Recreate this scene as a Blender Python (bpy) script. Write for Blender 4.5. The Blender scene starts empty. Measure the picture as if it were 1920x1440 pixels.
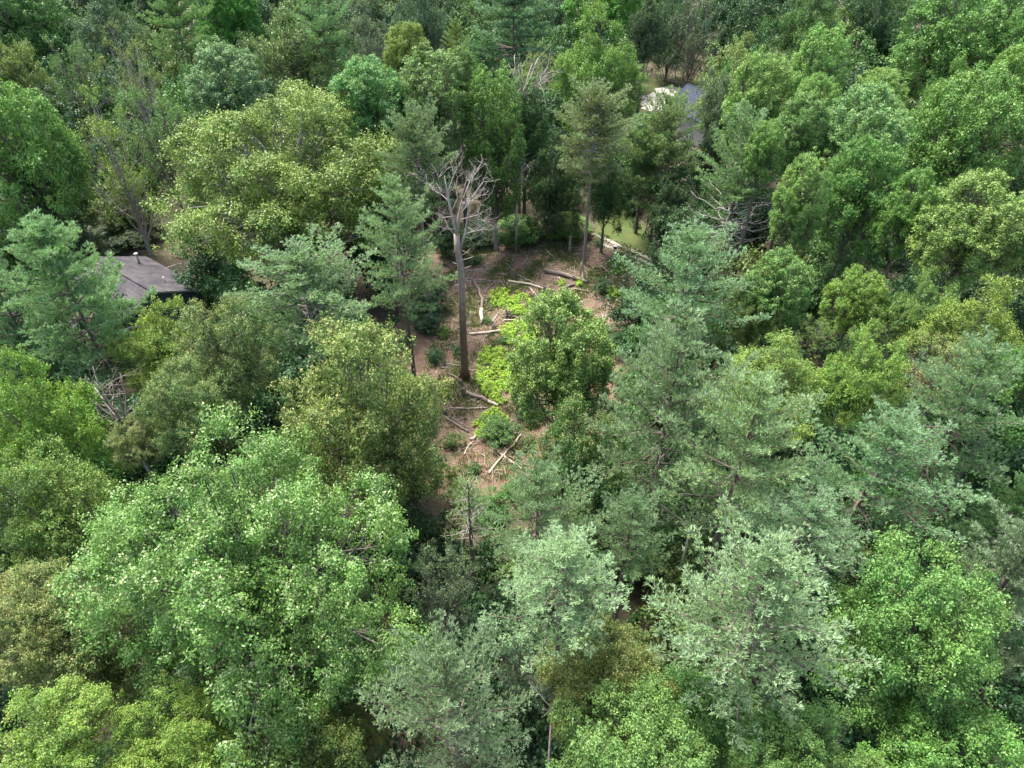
import bpy, math, random
import numpy as np
from mathutils import Vector
R_ = math.radians
scene = bpy.context.scene
C = scene.collection

# ------------------------------------------------------------------ camera
CAM_H, PITCH = 48.0, R_(40)
FPX = 1297.0                                   # focal length in pixels of the 1920 px wide photograph
cam = bpy.data.cameras.new('camera'); cam_o = bpy.data.objects.new('camera', cam); C.objects.link(cam_o)
cam_o.location = (0, 0, CAM_H); cam_o.rotation_euler = (R_(90) - PITCH, 0, 0)
cam.sensor_width = 36; cam.lens = 36 * FPX / 1920; cam.clip_start = .5; cam.clip_end = 6000
scene.camera = cam_o
# ------------------------------------------------------------------ light
SUN_EL, SUN_AZ = 66, -40                       # azimuth from +Y (view direction), minus = to the left
w = bpy.data.worlds.new('World'); scene.world = w; w.use_nodes = True
nt = w.node_tree; bg = nt.nodes['Background']
sky = nt.nodes.new('ShaderNodeTexSky'); sky.sky_type = 'NISHITA'; sky.sun_disc = False
sky.sun_elevation = R_(SUN_EL); sky.sun_rotation = R_(SUN_AZ)
sky.air_density = 1.0; sky.dust_density = 4.0; sky.ozone_density = .6
nt.links.new(sky.outputs[0], bg.inputs[0]); bg.inputs[1].default_value = .15
sun = bpy.data.lights.new('sun', 'SUN'); sun.energy = 3.3; sun.angle = R_(15); sun.color = (1, .95, .86)
sun_o = bpy.data.objects.new('sun', sun); C.objects.link(sun_o)
d = Vector((math.sin(R_(SUN_AZ)) * math.cos(R_(SUN_EL)), math.cos(R_(SUN_AZ)) * math.cos(R_(SUN_EL)), math.sin(R_(SUN_EL))))
sun_o.rotation_euler = d.to_track_quat('Z', 'Y').to_euler()
vs = scene.view_settings; vs.view_transform = 'Standard'; vs.look = 'None'; vs.gamma = 1; vs.use_curve_mapping = False
vs.exposure = 1.5
scene.cycles.max_bounces = 6; scene.cycles.diffuse_bounces = 3; scene.cycles.glossy_bounces = 2
scene.cycles.transmission_bounces = 3; scene.cycles.transparent_max_bounces = 4

# ------------------------------------------------------------------ survey helpers
CP, SP = math.cos(PITCH), math.sin(PITCH)
def at(u, v, h=0.0):
    """the place at height h that the photograph shows at pixel (u, v)"""
    x, y = (u - 960) / FPX, (720 - v) / FPX
    dx, dy, dz = x, CP + y * SP, -SP + y * CP
    t = (h - CAM_H) / dz
    return np.array([dx * t, dy * t, h])
def depth(p): return p[1] * CP - (p[2] - CAM_H) * SP
def pix(p):
    z = depth(p); yc = p[1] * SP + (p[2] - CAM_H) * CP
    return 960 + FPX * p[0] / z, 720 - FPX * yc / z
def fit(box, htop, lo=.55, hi=1.9):
    """crown centre, radius and half height of a crown that fills a box in the photograph"""
    x0, y0, x1, y1 = box; rz = 4.0
    for _ in range(8):
        p = at((x0 + x1) / 2, (y0 + y1) / 2, htop - rz); z = depth(p); r = (x1 - x0) / 2 * z / FPX
        ph = math.atan2(CAM_H - p[2], math.hypot(p[0], p[1])); hv = (y1 - y0) / 2 * z / FPX
        q = max(hv * hv - (r * math.sin(ph)) ** 2, 0) ** .5 / math.cos(ph)
        rz = min(max(q, lo * r), hi * r, max(htop * .48, .4))
    return p, r, rz

# ------------------------------------------------------------------ mesh helpers
def mesh_np(name, V, F, mat, attrs=None, smooth=False):
    me = bpy.data.meshes.new(name); k = F.shape[1]
    me.vertices.add(len(V)); me.vertices.foreach_set('co', np.ascontiguousarray(V, np.float32).ravel())
    me.loops.add(F.size); me.loops.foreach_set('vertex_index', np.ascontiguousarray(F, np.int32).ravel())
    me.polygons.add(len(F)); me.polygons.foreach_set('loop_start', np.arange(0, F.size, k, dtype=np.int32))
    if smooth: me.polygons.foreach_set('use_smooth', np.ones(len(F), bool))
    me.update(calc_edges=True)
    for n, a in (attrs or {}).items():
        at_ = me.attributes.new(n, 'FLOAT', 'FACE'); at_.data.foreach_set('value', np.ascontiguousarray(a, np.float32))
    me.materials.append(mat)
    return me
def unit(a): return a / np.maximum(np.linalg.norm(a, axis=-1, keepdims=True), 1e-9)
def leaf_quads(P, N, L, W, rng, T=None):
    """one rhombic leaf per point P with normal N, length L, width W; T optional long direction"""
    N = unit(N)
    if T is None: T = rng.normal(size=P.shape)
    T = unit(T - N * (T * N).sum(1, keepdims=True)) ; B = np.cross(N, T)
    L = np.broadcast_to(np.asarray(L, float).reshape(-1, 1) if np.ndim(L) else L, (len(P), 1)); W = np.broadcast_to(np.asarray(W, float).reshape(-1, 1) if np.ndim(W) else W, (len(P), 1))
    V = np.stack([P - T * L * .5, P + B * W * .5 + T * L * .05, P + T * L * .5 - N * L * .12, P - B * W * .5 + T * L * .05], 1).reshape(-1, 3)
    return V, np.arange(len(V)).reshape(-1, 4)
def blades(P, D, L, W, rng):
    """needles: thin quads that start at P and run along D"""
    D = unit(D); S = unit(np.cross(D, rng.normal(size=D.shape)))
    L = np.asarray(L).reshape(-1, 1) if np.ndim(L) else L
    V = np.stack([P, P + D * L * .55 + S * W * .5, P + D * L, P + D * L * .55 - S * W * .5], 1).reshape(-1, 3)
    return V, np.arange(len(V)).reshape(-1, 4)
class Tubes:
    def __init__(s): s.V, s.F, s.n = [], [], 0
    def add(s, pts, rad, sides=5, cap=True):
        pts = np.asarray(pts, float); n = len(pts); rad = np.broadcast_to(np.asarray(rad, float), (n,))
        tan = unit(np.gradient(pts, axis=0)); ref = np.array([0, 0, 1.]) if abs(tan[0, 2]) < .8 else np.array([1., 0, 0])
        a = unit(np.cross(tan, ref)); b = np.cross(tan, a); th = np.arange(sides) * 2 * math.pi / sides
        ring = pts[:, None] + rad[:, None, None] * (np.cos(th)[None, :, None] * a[:, None] + np.sin(th)[None, :, None] * b[:, None])
        V = ring.reshape(-1, 3); i = np.arange(n - 1)[:, None] * sides + np.arange(sides)[None]; j = np.arange(n - 1)[:, None] * sides + (np.arange(sides)[None] + 1) % sides
        F = np.stack([i, j, j + sides, i + sides], -1).reshape(-1, 4)
        if cap:
            c = len(V); V = np.vstack([V, pts[-1:], pts[:1]]); k = np.arange(0, sides - 1, 2) if sides % 2 == 0 else None
            e = (n - 1) * sides; caps = []
            for q in range(sides): caps.append((e + q, e + (q + 1) % sides, c, c)); caps.append(((q + 1) % sides, q, c + 1, c + 1))
            s.caps = getattr(s, 'caps', []); s.caps += [tuple(x + s.n for x in f) for f in caps]
        s.V.append(V); s.F.append(F + s.n); s.n += len(V)
    def mesh(s, name, mat):
        me = bpy.data.meshes.new(name); V = np.vstack(s.V); F = np.vstack(s.F).tolist() + [(a, b, c) for a, b, c, _ in getattr(s, 'caps', [])]
        me.from_pydata(V.tolist(), [], F); me.polygons.foreach_set('use_smooth', [True] * len(me.polygons)); me.materials.append(mat); me.update()
        return me
def bent(a, b, rng, n=4, wob=.08, sag=0.0):
    a, b = np.asarray(a, float), np.asarray(b, float); t = np.linspace(0, 1, n)[:, None]; L = np.linalg.norm(b - a)
    p = a + (b - a) * t; p[1:-1] += rng.normal(size=(n - 2, 3)) * wob * L
    p[:, 2] += sag * L * np.sin(t[:, 0] * math.pi)
    return p
def link(name, me, parent=None, loc=(0, 0, 0), sc=(1, 1, 1), rot=(0, 0, 0)):
    o = bpy.data.objects.new(name, me); C.objects.link(o); o.parent = parent
    o.location = tuple(float(x) for x in loc); o.scale = tuple(float(x) for x in sc); o.rotation_euler = rot
    return o
def tag(o, label=None, cat=None, group=None, kind=None):
    if label: o['label'] = label
    if cat: o['category'] = cat
    if group: o['group'] = group
    if kind: o['kind'] = kind
    return o

# ------------------------------------------------------------------ materials
def new_mat(name):
    m = bpy.data.materials.new(name); m.use_nodes = True
    return m, m.node_tree, m.node_tree.nodes['Principled BSDF']
def N(nt, t, **kw):
    n = nt.nodes.new(t)
    for k, v in kw.items(): setattr(n, k, v)
    return n
def mixc(nt, fac, a, b, blend='MIX'):
    n = N(nt, 'ShaderNodeMix', data_type='RGBA', blend_type=blend)
    for i, x in ((0, fac), (6, a), (7, b)):
        if isinstance(x, (int, float)): n.inputs[i].default_value = x
        elif isinstance(x, tuple): n.inputs[i].default_value = x + (1,) if len(x) == 3 else x
        else: nt.links.new(x, n.inputs[i])
    return n.outputs[2]
def leaf_mat(name, tip, spec=.5, rough=.45, trans=.22, hue=.6):
    m, nt, b = new_mat(name); out = nt.nodes['Material Output']
    oi = N(nt, 'ShaderNodeObjectInfo'); va = N(nt, 'ShaderNodeAttribute', attribute_name='var'); ta = N(nt, 'ShaderNodeAttribute', attribute_name='tip'); ha = N(nt, 'ShaderNodeAttribute', attribute_name='hue')
    mr = N(nt, 'ShaderNodeMapRange'); mr.inputs[3].default_value = .45; mr.inputs[4].default_value = 1.6; nt.links.new(va.outputs['Fac'], mr.inputs[0])
    vm = N(nt, 'ShaderNodeVectorMath', operation='SCALE'); nt.links.new(oi.outputs['Color'], vm.inputs[0]); nt.links.new(mr.outputs[0], vm.inputs['Scale'])
    ge = N(nt, 'ShaderNodeNewGeometry'); no = N(nt, 'ShaderNodeTexNoise'); no.inputs['Scale'].default_value = .42; no.inputs['Detail'].default_value = 4; nt.links.new(ge.outputs['Position'], no.inputs[0])
    mh = N(nt, 'ShaderNodeMath', operation='MULTIPLY_ADD'); mh.inputs[1].default_value = 2.2; mh.inputs[2].default_value = -.85; mh.use_clamp = True; nt.links.new(no.outputs[0], mh.inputs[0])
    ha2 = mixc(nt, .5, ha.outputs['Fac'], mh.outputs[0])
    warm = mixc(nt, 1.0, vm.outputs[0], (1.42, 1.12, .6), 'MULTIPLY'); cool = mixc(nt, 1.0, vm.outputs[0], (.68, .90, 1.0), 'MULTIPLY')
    c1 = mixc(nt, ha2, cool, warm); c1 = mixc(nt, 1 - hue, c1, vm.outputs[0])
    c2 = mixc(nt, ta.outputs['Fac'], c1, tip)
    nt.links.new(c2, b.inputs['Base Color']); b.inputs['Roughness'].default_value = rough; b.inputs['Specular IOR Level'].default_value = spec
    tr = N(nt, 'ShaderNodeBsdfTranslucent'); nt.links.new(mixc(nt, 1.0, c2, (1.1, 1.25, .6), 'MULTIPLY'), tr.inputs[0])
    mx = N(nt, 'ShaderNodeMixShader'); mx.inputs[0].default_value = trans
    nt.links.new(b.outputs[0], mx.inputs[1]); nt.links.new(tr.outputs[0], mx.inputs[2]); nt.links.new(mx.outputs[0], out.inputs[0])
    return m
M = {}
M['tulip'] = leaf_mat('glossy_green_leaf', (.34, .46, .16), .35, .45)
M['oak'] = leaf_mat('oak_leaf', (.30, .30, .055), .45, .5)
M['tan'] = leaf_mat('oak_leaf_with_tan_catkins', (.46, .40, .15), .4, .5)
M['pale'] = leaf_mat('oak_leaf_with_painted_highlight', (.55, .60, .34), .4, .42)  # pale tip colour paints sky highlights onto the upper leaves of each clump
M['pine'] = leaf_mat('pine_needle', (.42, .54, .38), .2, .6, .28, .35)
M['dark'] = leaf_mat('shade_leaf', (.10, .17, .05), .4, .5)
def bark(name, a, b_, sc=3.0, bump=.6):
    m, nt, b = new_mat(name); tc = N(nt, 'ShaderNodeTexCoord'); mp = N(nt, 'ShaderNodeMapping'); mp.inputs['Scale'].default_value = (sc, sc, sc * .18)
    nt.links.new(tc.outputs['Object'], mp.inputs[0]); n = N(nt, 'ShaderNodeTexNoise'); n.inputs['Scale'].default_value = 2.5; n.inputs['Detail'].default_value = 8; n.inputs['Roughness'].default_value = .65
    nt.links.new(mp.outputs[0], n.inputs[0]); cr = N(nt, 'ShaderNodeMapRange'); cr.inputs[1].default_value = .35; cr.inputs[2].default_value = .65; nt.links.new(n.outputs[0], cr.inputs[0])
    nt.links.new(mixc(nt, cr.outputs[0], a, b_), b.inputs['Base Color']); b.inputs['Roughness'].default_value = .9; b.inputs['Specular IOR Level'].default_value = .2
    bu = N(nt, 'ShaderNodeBump'); bu.inputs['Strength'].default_value = bump; bu.inputs['Distance'].default_value = .05; nt.links.new(n.outputs[0], bu.inputs['Height']); nt.links.new(bu.outputs[0], b.inputs['Normal'])
    return m
M['bark'] = bark('grey_brown_bark', (.09, .075, .065), (.22, .19, .17))
M['bark_pale'] = bark('pale_bark', (.22, .20, .17), (.46, .43, .38))
M['bark_red'] = bark('pine_bark', (.10, .075, .062), (.21, .165, .145))
M['bark_pine_pale'] = bark('pale_pine_bark', (.20, .165, .15), (.34, .29, .27))
M['bark_snag'] = bark('dead_trunk_bark', (.24, .18, .15), (.46, .375, .32), 4, .9)
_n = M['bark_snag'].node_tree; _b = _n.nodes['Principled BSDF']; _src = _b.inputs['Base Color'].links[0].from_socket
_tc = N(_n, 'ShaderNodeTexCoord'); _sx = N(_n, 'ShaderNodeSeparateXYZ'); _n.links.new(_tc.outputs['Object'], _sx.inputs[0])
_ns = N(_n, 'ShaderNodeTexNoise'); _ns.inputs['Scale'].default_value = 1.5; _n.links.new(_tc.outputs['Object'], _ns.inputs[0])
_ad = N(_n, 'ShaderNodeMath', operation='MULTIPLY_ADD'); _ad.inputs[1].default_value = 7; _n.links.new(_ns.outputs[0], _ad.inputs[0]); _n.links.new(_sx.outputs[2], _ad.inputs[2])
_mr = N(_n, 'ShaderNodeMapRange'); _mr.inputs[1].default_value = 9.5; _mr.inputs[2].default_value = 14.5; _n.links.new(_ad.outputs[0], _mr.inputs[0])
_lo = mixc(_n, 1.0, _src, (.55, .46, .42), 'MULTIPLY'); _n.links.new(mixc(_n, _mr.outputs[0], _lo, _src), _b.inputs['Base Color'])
M['bone'] = bark('weathered_deadwood', (.26, .22, .20), (.48, .42, .39), 2)
M['log'] = bark('fallen_log_bark', (.13, .105, .09), (.30, .25, .21), 2)
M['logpale'] = bark('bare_log_wood', (.34, .28, .22), (.60, .52, .43), 2)

def ground_mat(name, A, B, Cc, D):
    m, nt, b = new_mat(name); g = N(nt, 'ShaderNodeNewGeometry')
    def noise(s, d=6, r=.6):
        n = N(nt, 'ShaderNodeTexNoise'); n.inputs['Scale'].default_value = s; n.inputs['Detail'].default_value = d; n.inputs['Roughness'].default_value = r; nt.links.new(g.outputs['Position'], n.inputs[0]); return n.outputs[0]
    def ramp(x, a, c):
        r = N(nt, 'ShaderNodeMapRange'); r.interpolation_type = 'SMOOTHSTEP'; r.inputs[1].default_value = a; r.inputs[2].default_value = c; nt.links.new(x, r.inputs[0]); return r.outputs[0]
    base = mixc(nt, ramp(noise(1.6, 8, .7), .35, .65), A, B)
    base = mixc(nt, ramp(noise(7.5, 8, .8), .53, .66), base, Cc)
    base = mixc(nt, ramp(noise(22, 4, .8), .55, .68), base, (.06, .04, .03))
    base = mixc(nt, ramp(noise(.7, 8, .75), .48, .66), base, D)
    base = mixc(nt, ramp(noise(9, 5, .7), .58, .7), base, (.08, .055, .04))
    nt.links.new(base, b.inputs['Base Color']); b.inputs['Roughness'].default_value = .95
    bu = N(nt, 'ShaderNodeBump'); bu.inputs['Strength'].default_value = .8; bu.inputs['Distance'].default_value = .12; nt.links.new(noise(6, 8, .7), bu.inputs['Height']); nt.links.new(bu.outputs[0], b.inputs['Normal'])
    return m
def noise_mat(name, a, b_, scale, rough=.9, lo=.35, hi=.65, bump=.3, spec=.3):
    m, nt, b = new_mat(name); g = N(nt, 'ShaderNodeNewGeometry'); n = N(nt, 'ShaderNodeTexNoise'); n.inputs['Scale'].default_value = scale; n.inputs['Detail'].default_value = 8; n.inputs['Roughness'].default_value = .65
    nt.links.new(g.outputs['Position'], n.inputs[0]); r = N(nt, 'ShaderNodeMapRange'); r.inputs[1].default_value = lo; r.inputs[2].default_value = hi; nt.links.new(n.outputs[0], r.inputs[0])
    nt.links.new(mixc(nt, r.outputs[0], a, b_), b.inputs['Base Color']); b.inputs['Roughness'].default_value = rough; b.inputs['Specular IOR Level'].default_value = spec
    bu = N(nt, 'ShaderNodeBump'); bu.inputs['Strength'].default_value = bump; bu.inputs['Distance'].default_value = .05; nt.links.new(n.outputs[0], bu.inputs['Height']); nt.links.new(bu.outputs[0], b.inputs['Normal'])
    return m
M['ground'] = ground_mat('forest_floor', (.07, .055, .035), (.11, .085, .055), (.14, .11, .08), (.05, .075, .025))
M['clearing'] = ground_mat('needle_litter', (.125, .075, .054), (.20, .128, .094), (.33, .25, .195), (.09, .12, .042))
M['lawn'] = noise_mat('mown_grass', (.05, .085, .02), (.095, .115, .036), .6)
M['gravel'] = noise_mat('pale_gravel', (.33, .31, .28), (.46, .44, .41), 1.5)
M['track'] = noise_mat('concrete_track', (.28, .27, .235), (.42, .40, .36), 1.2)
M['drygrass'] = noise_mat('dry_grass', (.045, .07, .022), (.095, .095, .042), .5)
M['shingle'] = noise_mat('weathered_shingle', (.045, .043, .049), (.10, .094, .10), .7, .9, spec=.12)
M['slate'] = noise_mat('blue_grey_shingle', (.035, .043, .062), (.06, .07, .095), 2, .9, spec=.12)
M['bluewall'] = noise_mat('blue_siding', (.05, .08, .115), (.065, .10, .14), 3, .7, bump=.1)
M['white'] = noise_mat('white_paint', (.6, .6, .6), (.75, .75, .74), 4, .5)
M['metal'] = noise_mat('roof_metal', (.3, .3, .3), (.5, .5, .5), 4, .4)
M['black'] = noise_mat('black_plastic', (.02, .02, .02), (.04, .04, .04), 4, .5)
M['glass'] = noise_mat('window_glass', (.03, .04, .05), (.05, .06, .07), 2, .1, spec=.6)

# ------------------------------------------------------------------ ground
def gz(x, y):
    return .18 * math.sin(x * .13 + 1) * math.cos(y * .11) + .06 * math.sin(x * .7 + y * .5)
def make_ground():
    xs = np.concatenate([[-3000, -900, -400], np.linspace(-220, 220, 221), [400, 900, 3000]])
    ys = np.concatenate([[-3000, -600, -100], np.linspace(-40, 320, 181), [600, 1200, 4000]])
    X, Y = np.meshgrid(xs, ys); Z = .18 * np.sin(X * .13 + 1) * np.cos(Y * .11) + .06 * np.sin(X * .7 + Y * .5)
    far = np.clip((np.hypot(X, Y - 100) - 260) / 1500, 0, 1); Z = Z * (far == 0) + far * 30
    V = np.stack([X, Y, Z], -1).reshape(-1, 3); n = len(xs)
    i = (np.arange(len(ys) - 1)[:, None] * n + np.arange(n - 1)[None]).ravel()
    return link('ground', mesh_np('ground', V, np.stack([i, i + 1, i + n + 1, i + n], 1), M['ground'], smooth=True))
tag(make_ground(), kind='structure')

def in_poly(x, y, poly):
    c = False; j = len(poly) - 1
    for i in range(len(poly)):
        xi, yi = poly[i][0], poly[i][1]; xj, yj = poly[j][0], poly[j][1]
        if (yi > y) != (yj > y) and x < (xj - xi) * (y - yi) / (yj - yi) + xi: c = not c
        j = i
    return c
def G(pts): return [at(u, v, 0)[:2] for u, v in pts]
CLEAR = G([(795, 690), (820, 560), (850, 475), (930, 445), (1110, 430), (1200, 470), (1165, 560), (1130, 780), (1010, 800), (965, 905), (870, 905), (835, 800)])
def sheet(name, poly, mat, lift, step=1.0, wob=.35, kind='structure', seed=1):
    """a ragged-edged sheet that follows the ground"""
    rng = np.random.default_rng(seed); P = []
    for i in range(len(poly)):
        a, b = np.array(poly[i]), np.array(poly[(i + 1) % len(poly)]); n = max(1, int(np.linalg.norm(b - a) / step))
        for k in range(n): P.append(a + (b - a) * k / n + rng.normal(size=2) * wob * step)
    import bmesh
    bm = bmesh.new(); f = bm.faces.new([bm.verts.new((p[0], p[1], 0)) for p in P]); bmesh.ops.triangulate(bm, faces=[f])
    for _ in range(3):
        es = [e for e in bm.edges if e.calc_length() > 2.2]
        if es: bmesh.ops.subdivide_edges(bm, edges=es, cuts=1); bmesh.ops.triangulate(bm, faces=[f for f in bm.faces if len(f.verts) > 3])
    for v in bm.verts: v.co.z = gz(v.co.x, v.co.y) + lift
    bmesh.ops.recalc_face_normals(bm, faces=bm.faces)
    me = bpy.data.meshes.new(name); bm.to_mesh(me); bm.free(); me.materials.append(mat)
    return tag(link(name, me), kind=kind)
sheet('clearing_floor', G([(740, 700), (745, 560), (800, 455), (930, 436), (1110, 425), (1240, 480), (1200, 600), (1170, 790), (1040, 850), (1000, 950), (840, 955), (760, 830)]), M['clearing'], .03, 2.5)
sheet('lawn', G([(1112, 436), (1124, 404), (1137, 375), (1165, 368), (1190, 385), (1215, 440), (1230, 480), (1215, 492)]), M['lawn'], .05)
def strip(name, a, b, wd, mat, lift, seed):
    a, b = np.array(a), np.array(b); t = unit(b - a); n = np.array([-t[1], t[0]]) * wd / 2
    return sheet(name, [a - n, b - n, b + n, a + n], mat, lift, .6, .09, seed=seed)
t1a, t1b = at(1112, 437)[:2], at(1190, 473)[:2]; t2a, t2b = at(1124, 455)[:2], at(1184, 481)[:2]
e1 = t1b + (t1b - t1a) * 1.2; e2 = t2b + (t2b - t2a) * 1.6
strip('driveway', t1a, e1, .6, M['track'], .10, 2)
strip('driveway', t2a, e2, .6, M['track'], .10, 3)
sheet('dry_grass_verge', G([(1190, 175), (1205, 150), (1250, 142), (1310, 146), (1340, 200), (1280, 240), (1180, 215)]), M['drygrass'], .05, 2)
sheet('gravel_path', G([(1200, 183), (1232, 168), (1258, 163), (1285, 168), (1300, 200), (1250, 222), (1205, 210)]), M['gravel'], .10, 2)

# ------------------------------------------------------------------ tree kinds
def sphere_dirs(n, rng, zmin=-1.0, jit=.25):
    i = np.arange(n) + .5; z = 1 - i / n * (1 - zmin); th = i * 2.399963 + rng.uniform(0, 6.28); s = np.sqrt(np.maximum(0, 1 - z * z))
    return unit(np.stack([np.cos(th) * s, np.sin(th) * s, z], 1) + rng.normal(size=(n, 3)) * jit)
PROTO = {}; TRIS = []
def broadleaf(key, seed, R, RZ, nb, rb, ncl, cr, nleaf, leaf, mat, bk='bark', tip=.3, rough_=.12, fill=4000, flat=.75, up=.5, zmin=-.5, wfac=.55, bscale=1.0, frac=.66, spray=1.0):
    rng = np.random.default_rng(seed); ncl = int(ncl * .74); nleaf = int(nleaf * 1.32); cr *= 1.04
    D = sphere_dirs(nb, rng, zmin, .22); BR = rb * R * rng.uniform(.62, 1.2, nb); env = np.array([R, R, RZ])
    lump = 1 + rough_ * rng.normal(size=nb); BC = D * env * (frac * lump)[:, None]
    # centre of the crown has boughs too
    ni = max(3, nb // 5); BC = np.vstack([BC, rng.normal(size=(ni, 3)) * env * .25]); BR = np.append(BR, np.full(ni, rb * R * 1.1)); DD = np.vstack([D, unit(rng.normal(size=(ni, 3)))])
    bough_var = rng.uniform(0, 1, len(BC)); PC, CV, CH, CO = [], [], [], []
    for i in range(len(BC)):
        dd = unit(rng.normal(size=(ncl, 3)) + DD[i] * .9 + np.array([0, 0, .55])); rad_ = np.where(rng.uniform(size=(ncl, 1)) < .2 * spray, rng.uniform(1.0, 1.3, (ncl, 1)), rng.uniform(.68, 1.03, (ncl, 1))); off_ = dd * np.array([1.12, 1.12, .72]) * BR[i] * rad_; p = BC[i] + off_ + DD[i] * (off_ @ DD[i])[:, None] * .28
        if spray < .5:      # full rounded crown: the clumps sit in a shallow shell under one domed outline
            e_ = np.linalg.norm(p / env, axis=1); tgt = .84 + .35 * (lump[i] - 1 if i < nb else 0) + rng.uniform(-.11, .09, ncl) + .05 * math.sin(i * 2.4)
            sh = e_ > .55; p[sh] *= (tgt / np.maximum(e_, .2))[sh][:, None]
        q = (((p[:, None] - BC[None]) ** 2).sum(2) ** .5) / BR[None]; q[:, i] = 9; keep = (q.min(1) > (.62 if spray > .5 else .3)) | (rng.uniform(size=ncl) < .15)
        p = p[keep]; PC.append(p); CV.append(.35 * bough_var[i] + .65 * rng.uniform(0, 1, len(p))); CH.append(.5 * rng.uniform() + .5 * rng.uniform(0, 1, len(p))); CO.append(dd[keep])
    PC, CV, CH, CO = np.vstack(PC), np.concatenate(CV), np.concatenate(CH), np.vstack(CO); n = len(PC)
    cs = rng.uniform(.5, 1.4, n); k = np.repeat(np.arange(n), np.maximum(3, (nleaf * cs ** 2)).astype(int)); m = len(k)
    dl = unit(rng.normal(size=(m, 3)) * .85 + np.array([0, 0, .6]) + CO[k] * .5); rr = cr * cs[k][:, None]
    ax_ = unit(CO + rng.normal(size=CO.shape) * .5 + [0, 0, .25]); sl = rng.normal(size=(m, 1)) * (.12 + .18 * spray)
    P = PC[k] + dl * np.array([1, 1, flat]) * rr * rng.uniform(.25, 1.0, (m, 1)) ** .6 * .92 + ax_[k] * rr * sl
    Nn = dl * .5 + np.array([0, 0, up]) + rng.normal(size=(m, 3)) * .42
    Ln = leaf * rng.uniform(.7, 1.35, m); var = np.clip(.55 * CV[k] + .45 * rng.uniform(0, 1, m), 0, 1); hue = np.clip(.7 * CH[k] + .3 * rng.uniform(0, 1, m), 0, 1)
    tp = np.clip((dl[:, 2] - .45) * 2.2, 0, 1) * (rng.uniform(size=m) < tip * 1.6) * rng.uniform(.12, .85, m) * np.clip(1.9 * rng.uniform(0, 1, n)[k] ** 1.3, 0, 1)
    if fill:
        f = rng.normal(size=(fill, 3)); f = unit(f) * env * (rng.uniform(.15, .72, (fill, 1))); f = f[f[:, 2] > zmin * RZ]
        P = np.vstack([P, f]); Nn = np.vstack([Nn, np.array([0, 0, .6]) + rng.normal(size=f.shape) * .6]); Ln = np.append(Ln, leaf * 1.7 * rng.uniform(.7, 1.3, len(f)))
        var = np.append(var, rng.uniform(.2, .6, len(f))); hue = np.append(hue, rng.uniform(0, 1, len(f))); tp = np.append(tp, np.zeros(len(f)))
    V, F = leaf_quads(P, Nn, Ln, Ln * wfac, rng)
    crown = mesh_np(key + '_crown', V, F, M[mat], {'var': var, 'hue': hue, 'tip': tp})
    T = Tubes()
    for i in range(len(BC)):
        z0 = -RZ * rng.uniform(.35, .95) + max(0, BC[i][2]) * .35
        s = np.array([0, 0, z0]); e = BC[i]; r0 = (.035 + .012 * rng.uniform()) * R ** .8 * bscale * .5
        pts = bent(s, e, rng, 5, .05, .06); T.add(pts, np.linspace(r0, r0 * .35, 5), 5, False)
        dist = ((PC - BC[i]) ** 2).sum(1); near = np.argsort(dist)[:7]
        for c in near: T.add(bent(pts[rng.integers(2, 5)], PC[c] * 1.01, rng, 3, .06), np.linspace(r0 * .33, r0 * .1, 3), 3, False)
    T.add([(0, 0, -RZ), (0, 0, -RZ * .3), (R * .04, 0, RZ * .2), (0, R * .04, RZ * .6)], [.055 * R ** .8 * bscale, .045 * R ** .8 * bscale, .03 * R ** .8, .01 * R ** .8], 7, False)
    RR, z0, z1 = np.percentile(np.hypot(P[:, 0], P[:, 1]), 97.5), np.percentile(P[:, 2], .7), np.percentile(P[:, 2], 99.3)
    PROTO[key] = dict(crown=crown, limbs=T.mesh(key + '_limbs', M[bk]), R=RR, RZ=(z1 - z0) / 2, off=(z0 + z1) / 2, bark=bk, RZ0=RZ); TRIS.append((key, len(F) * 2))
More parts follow.
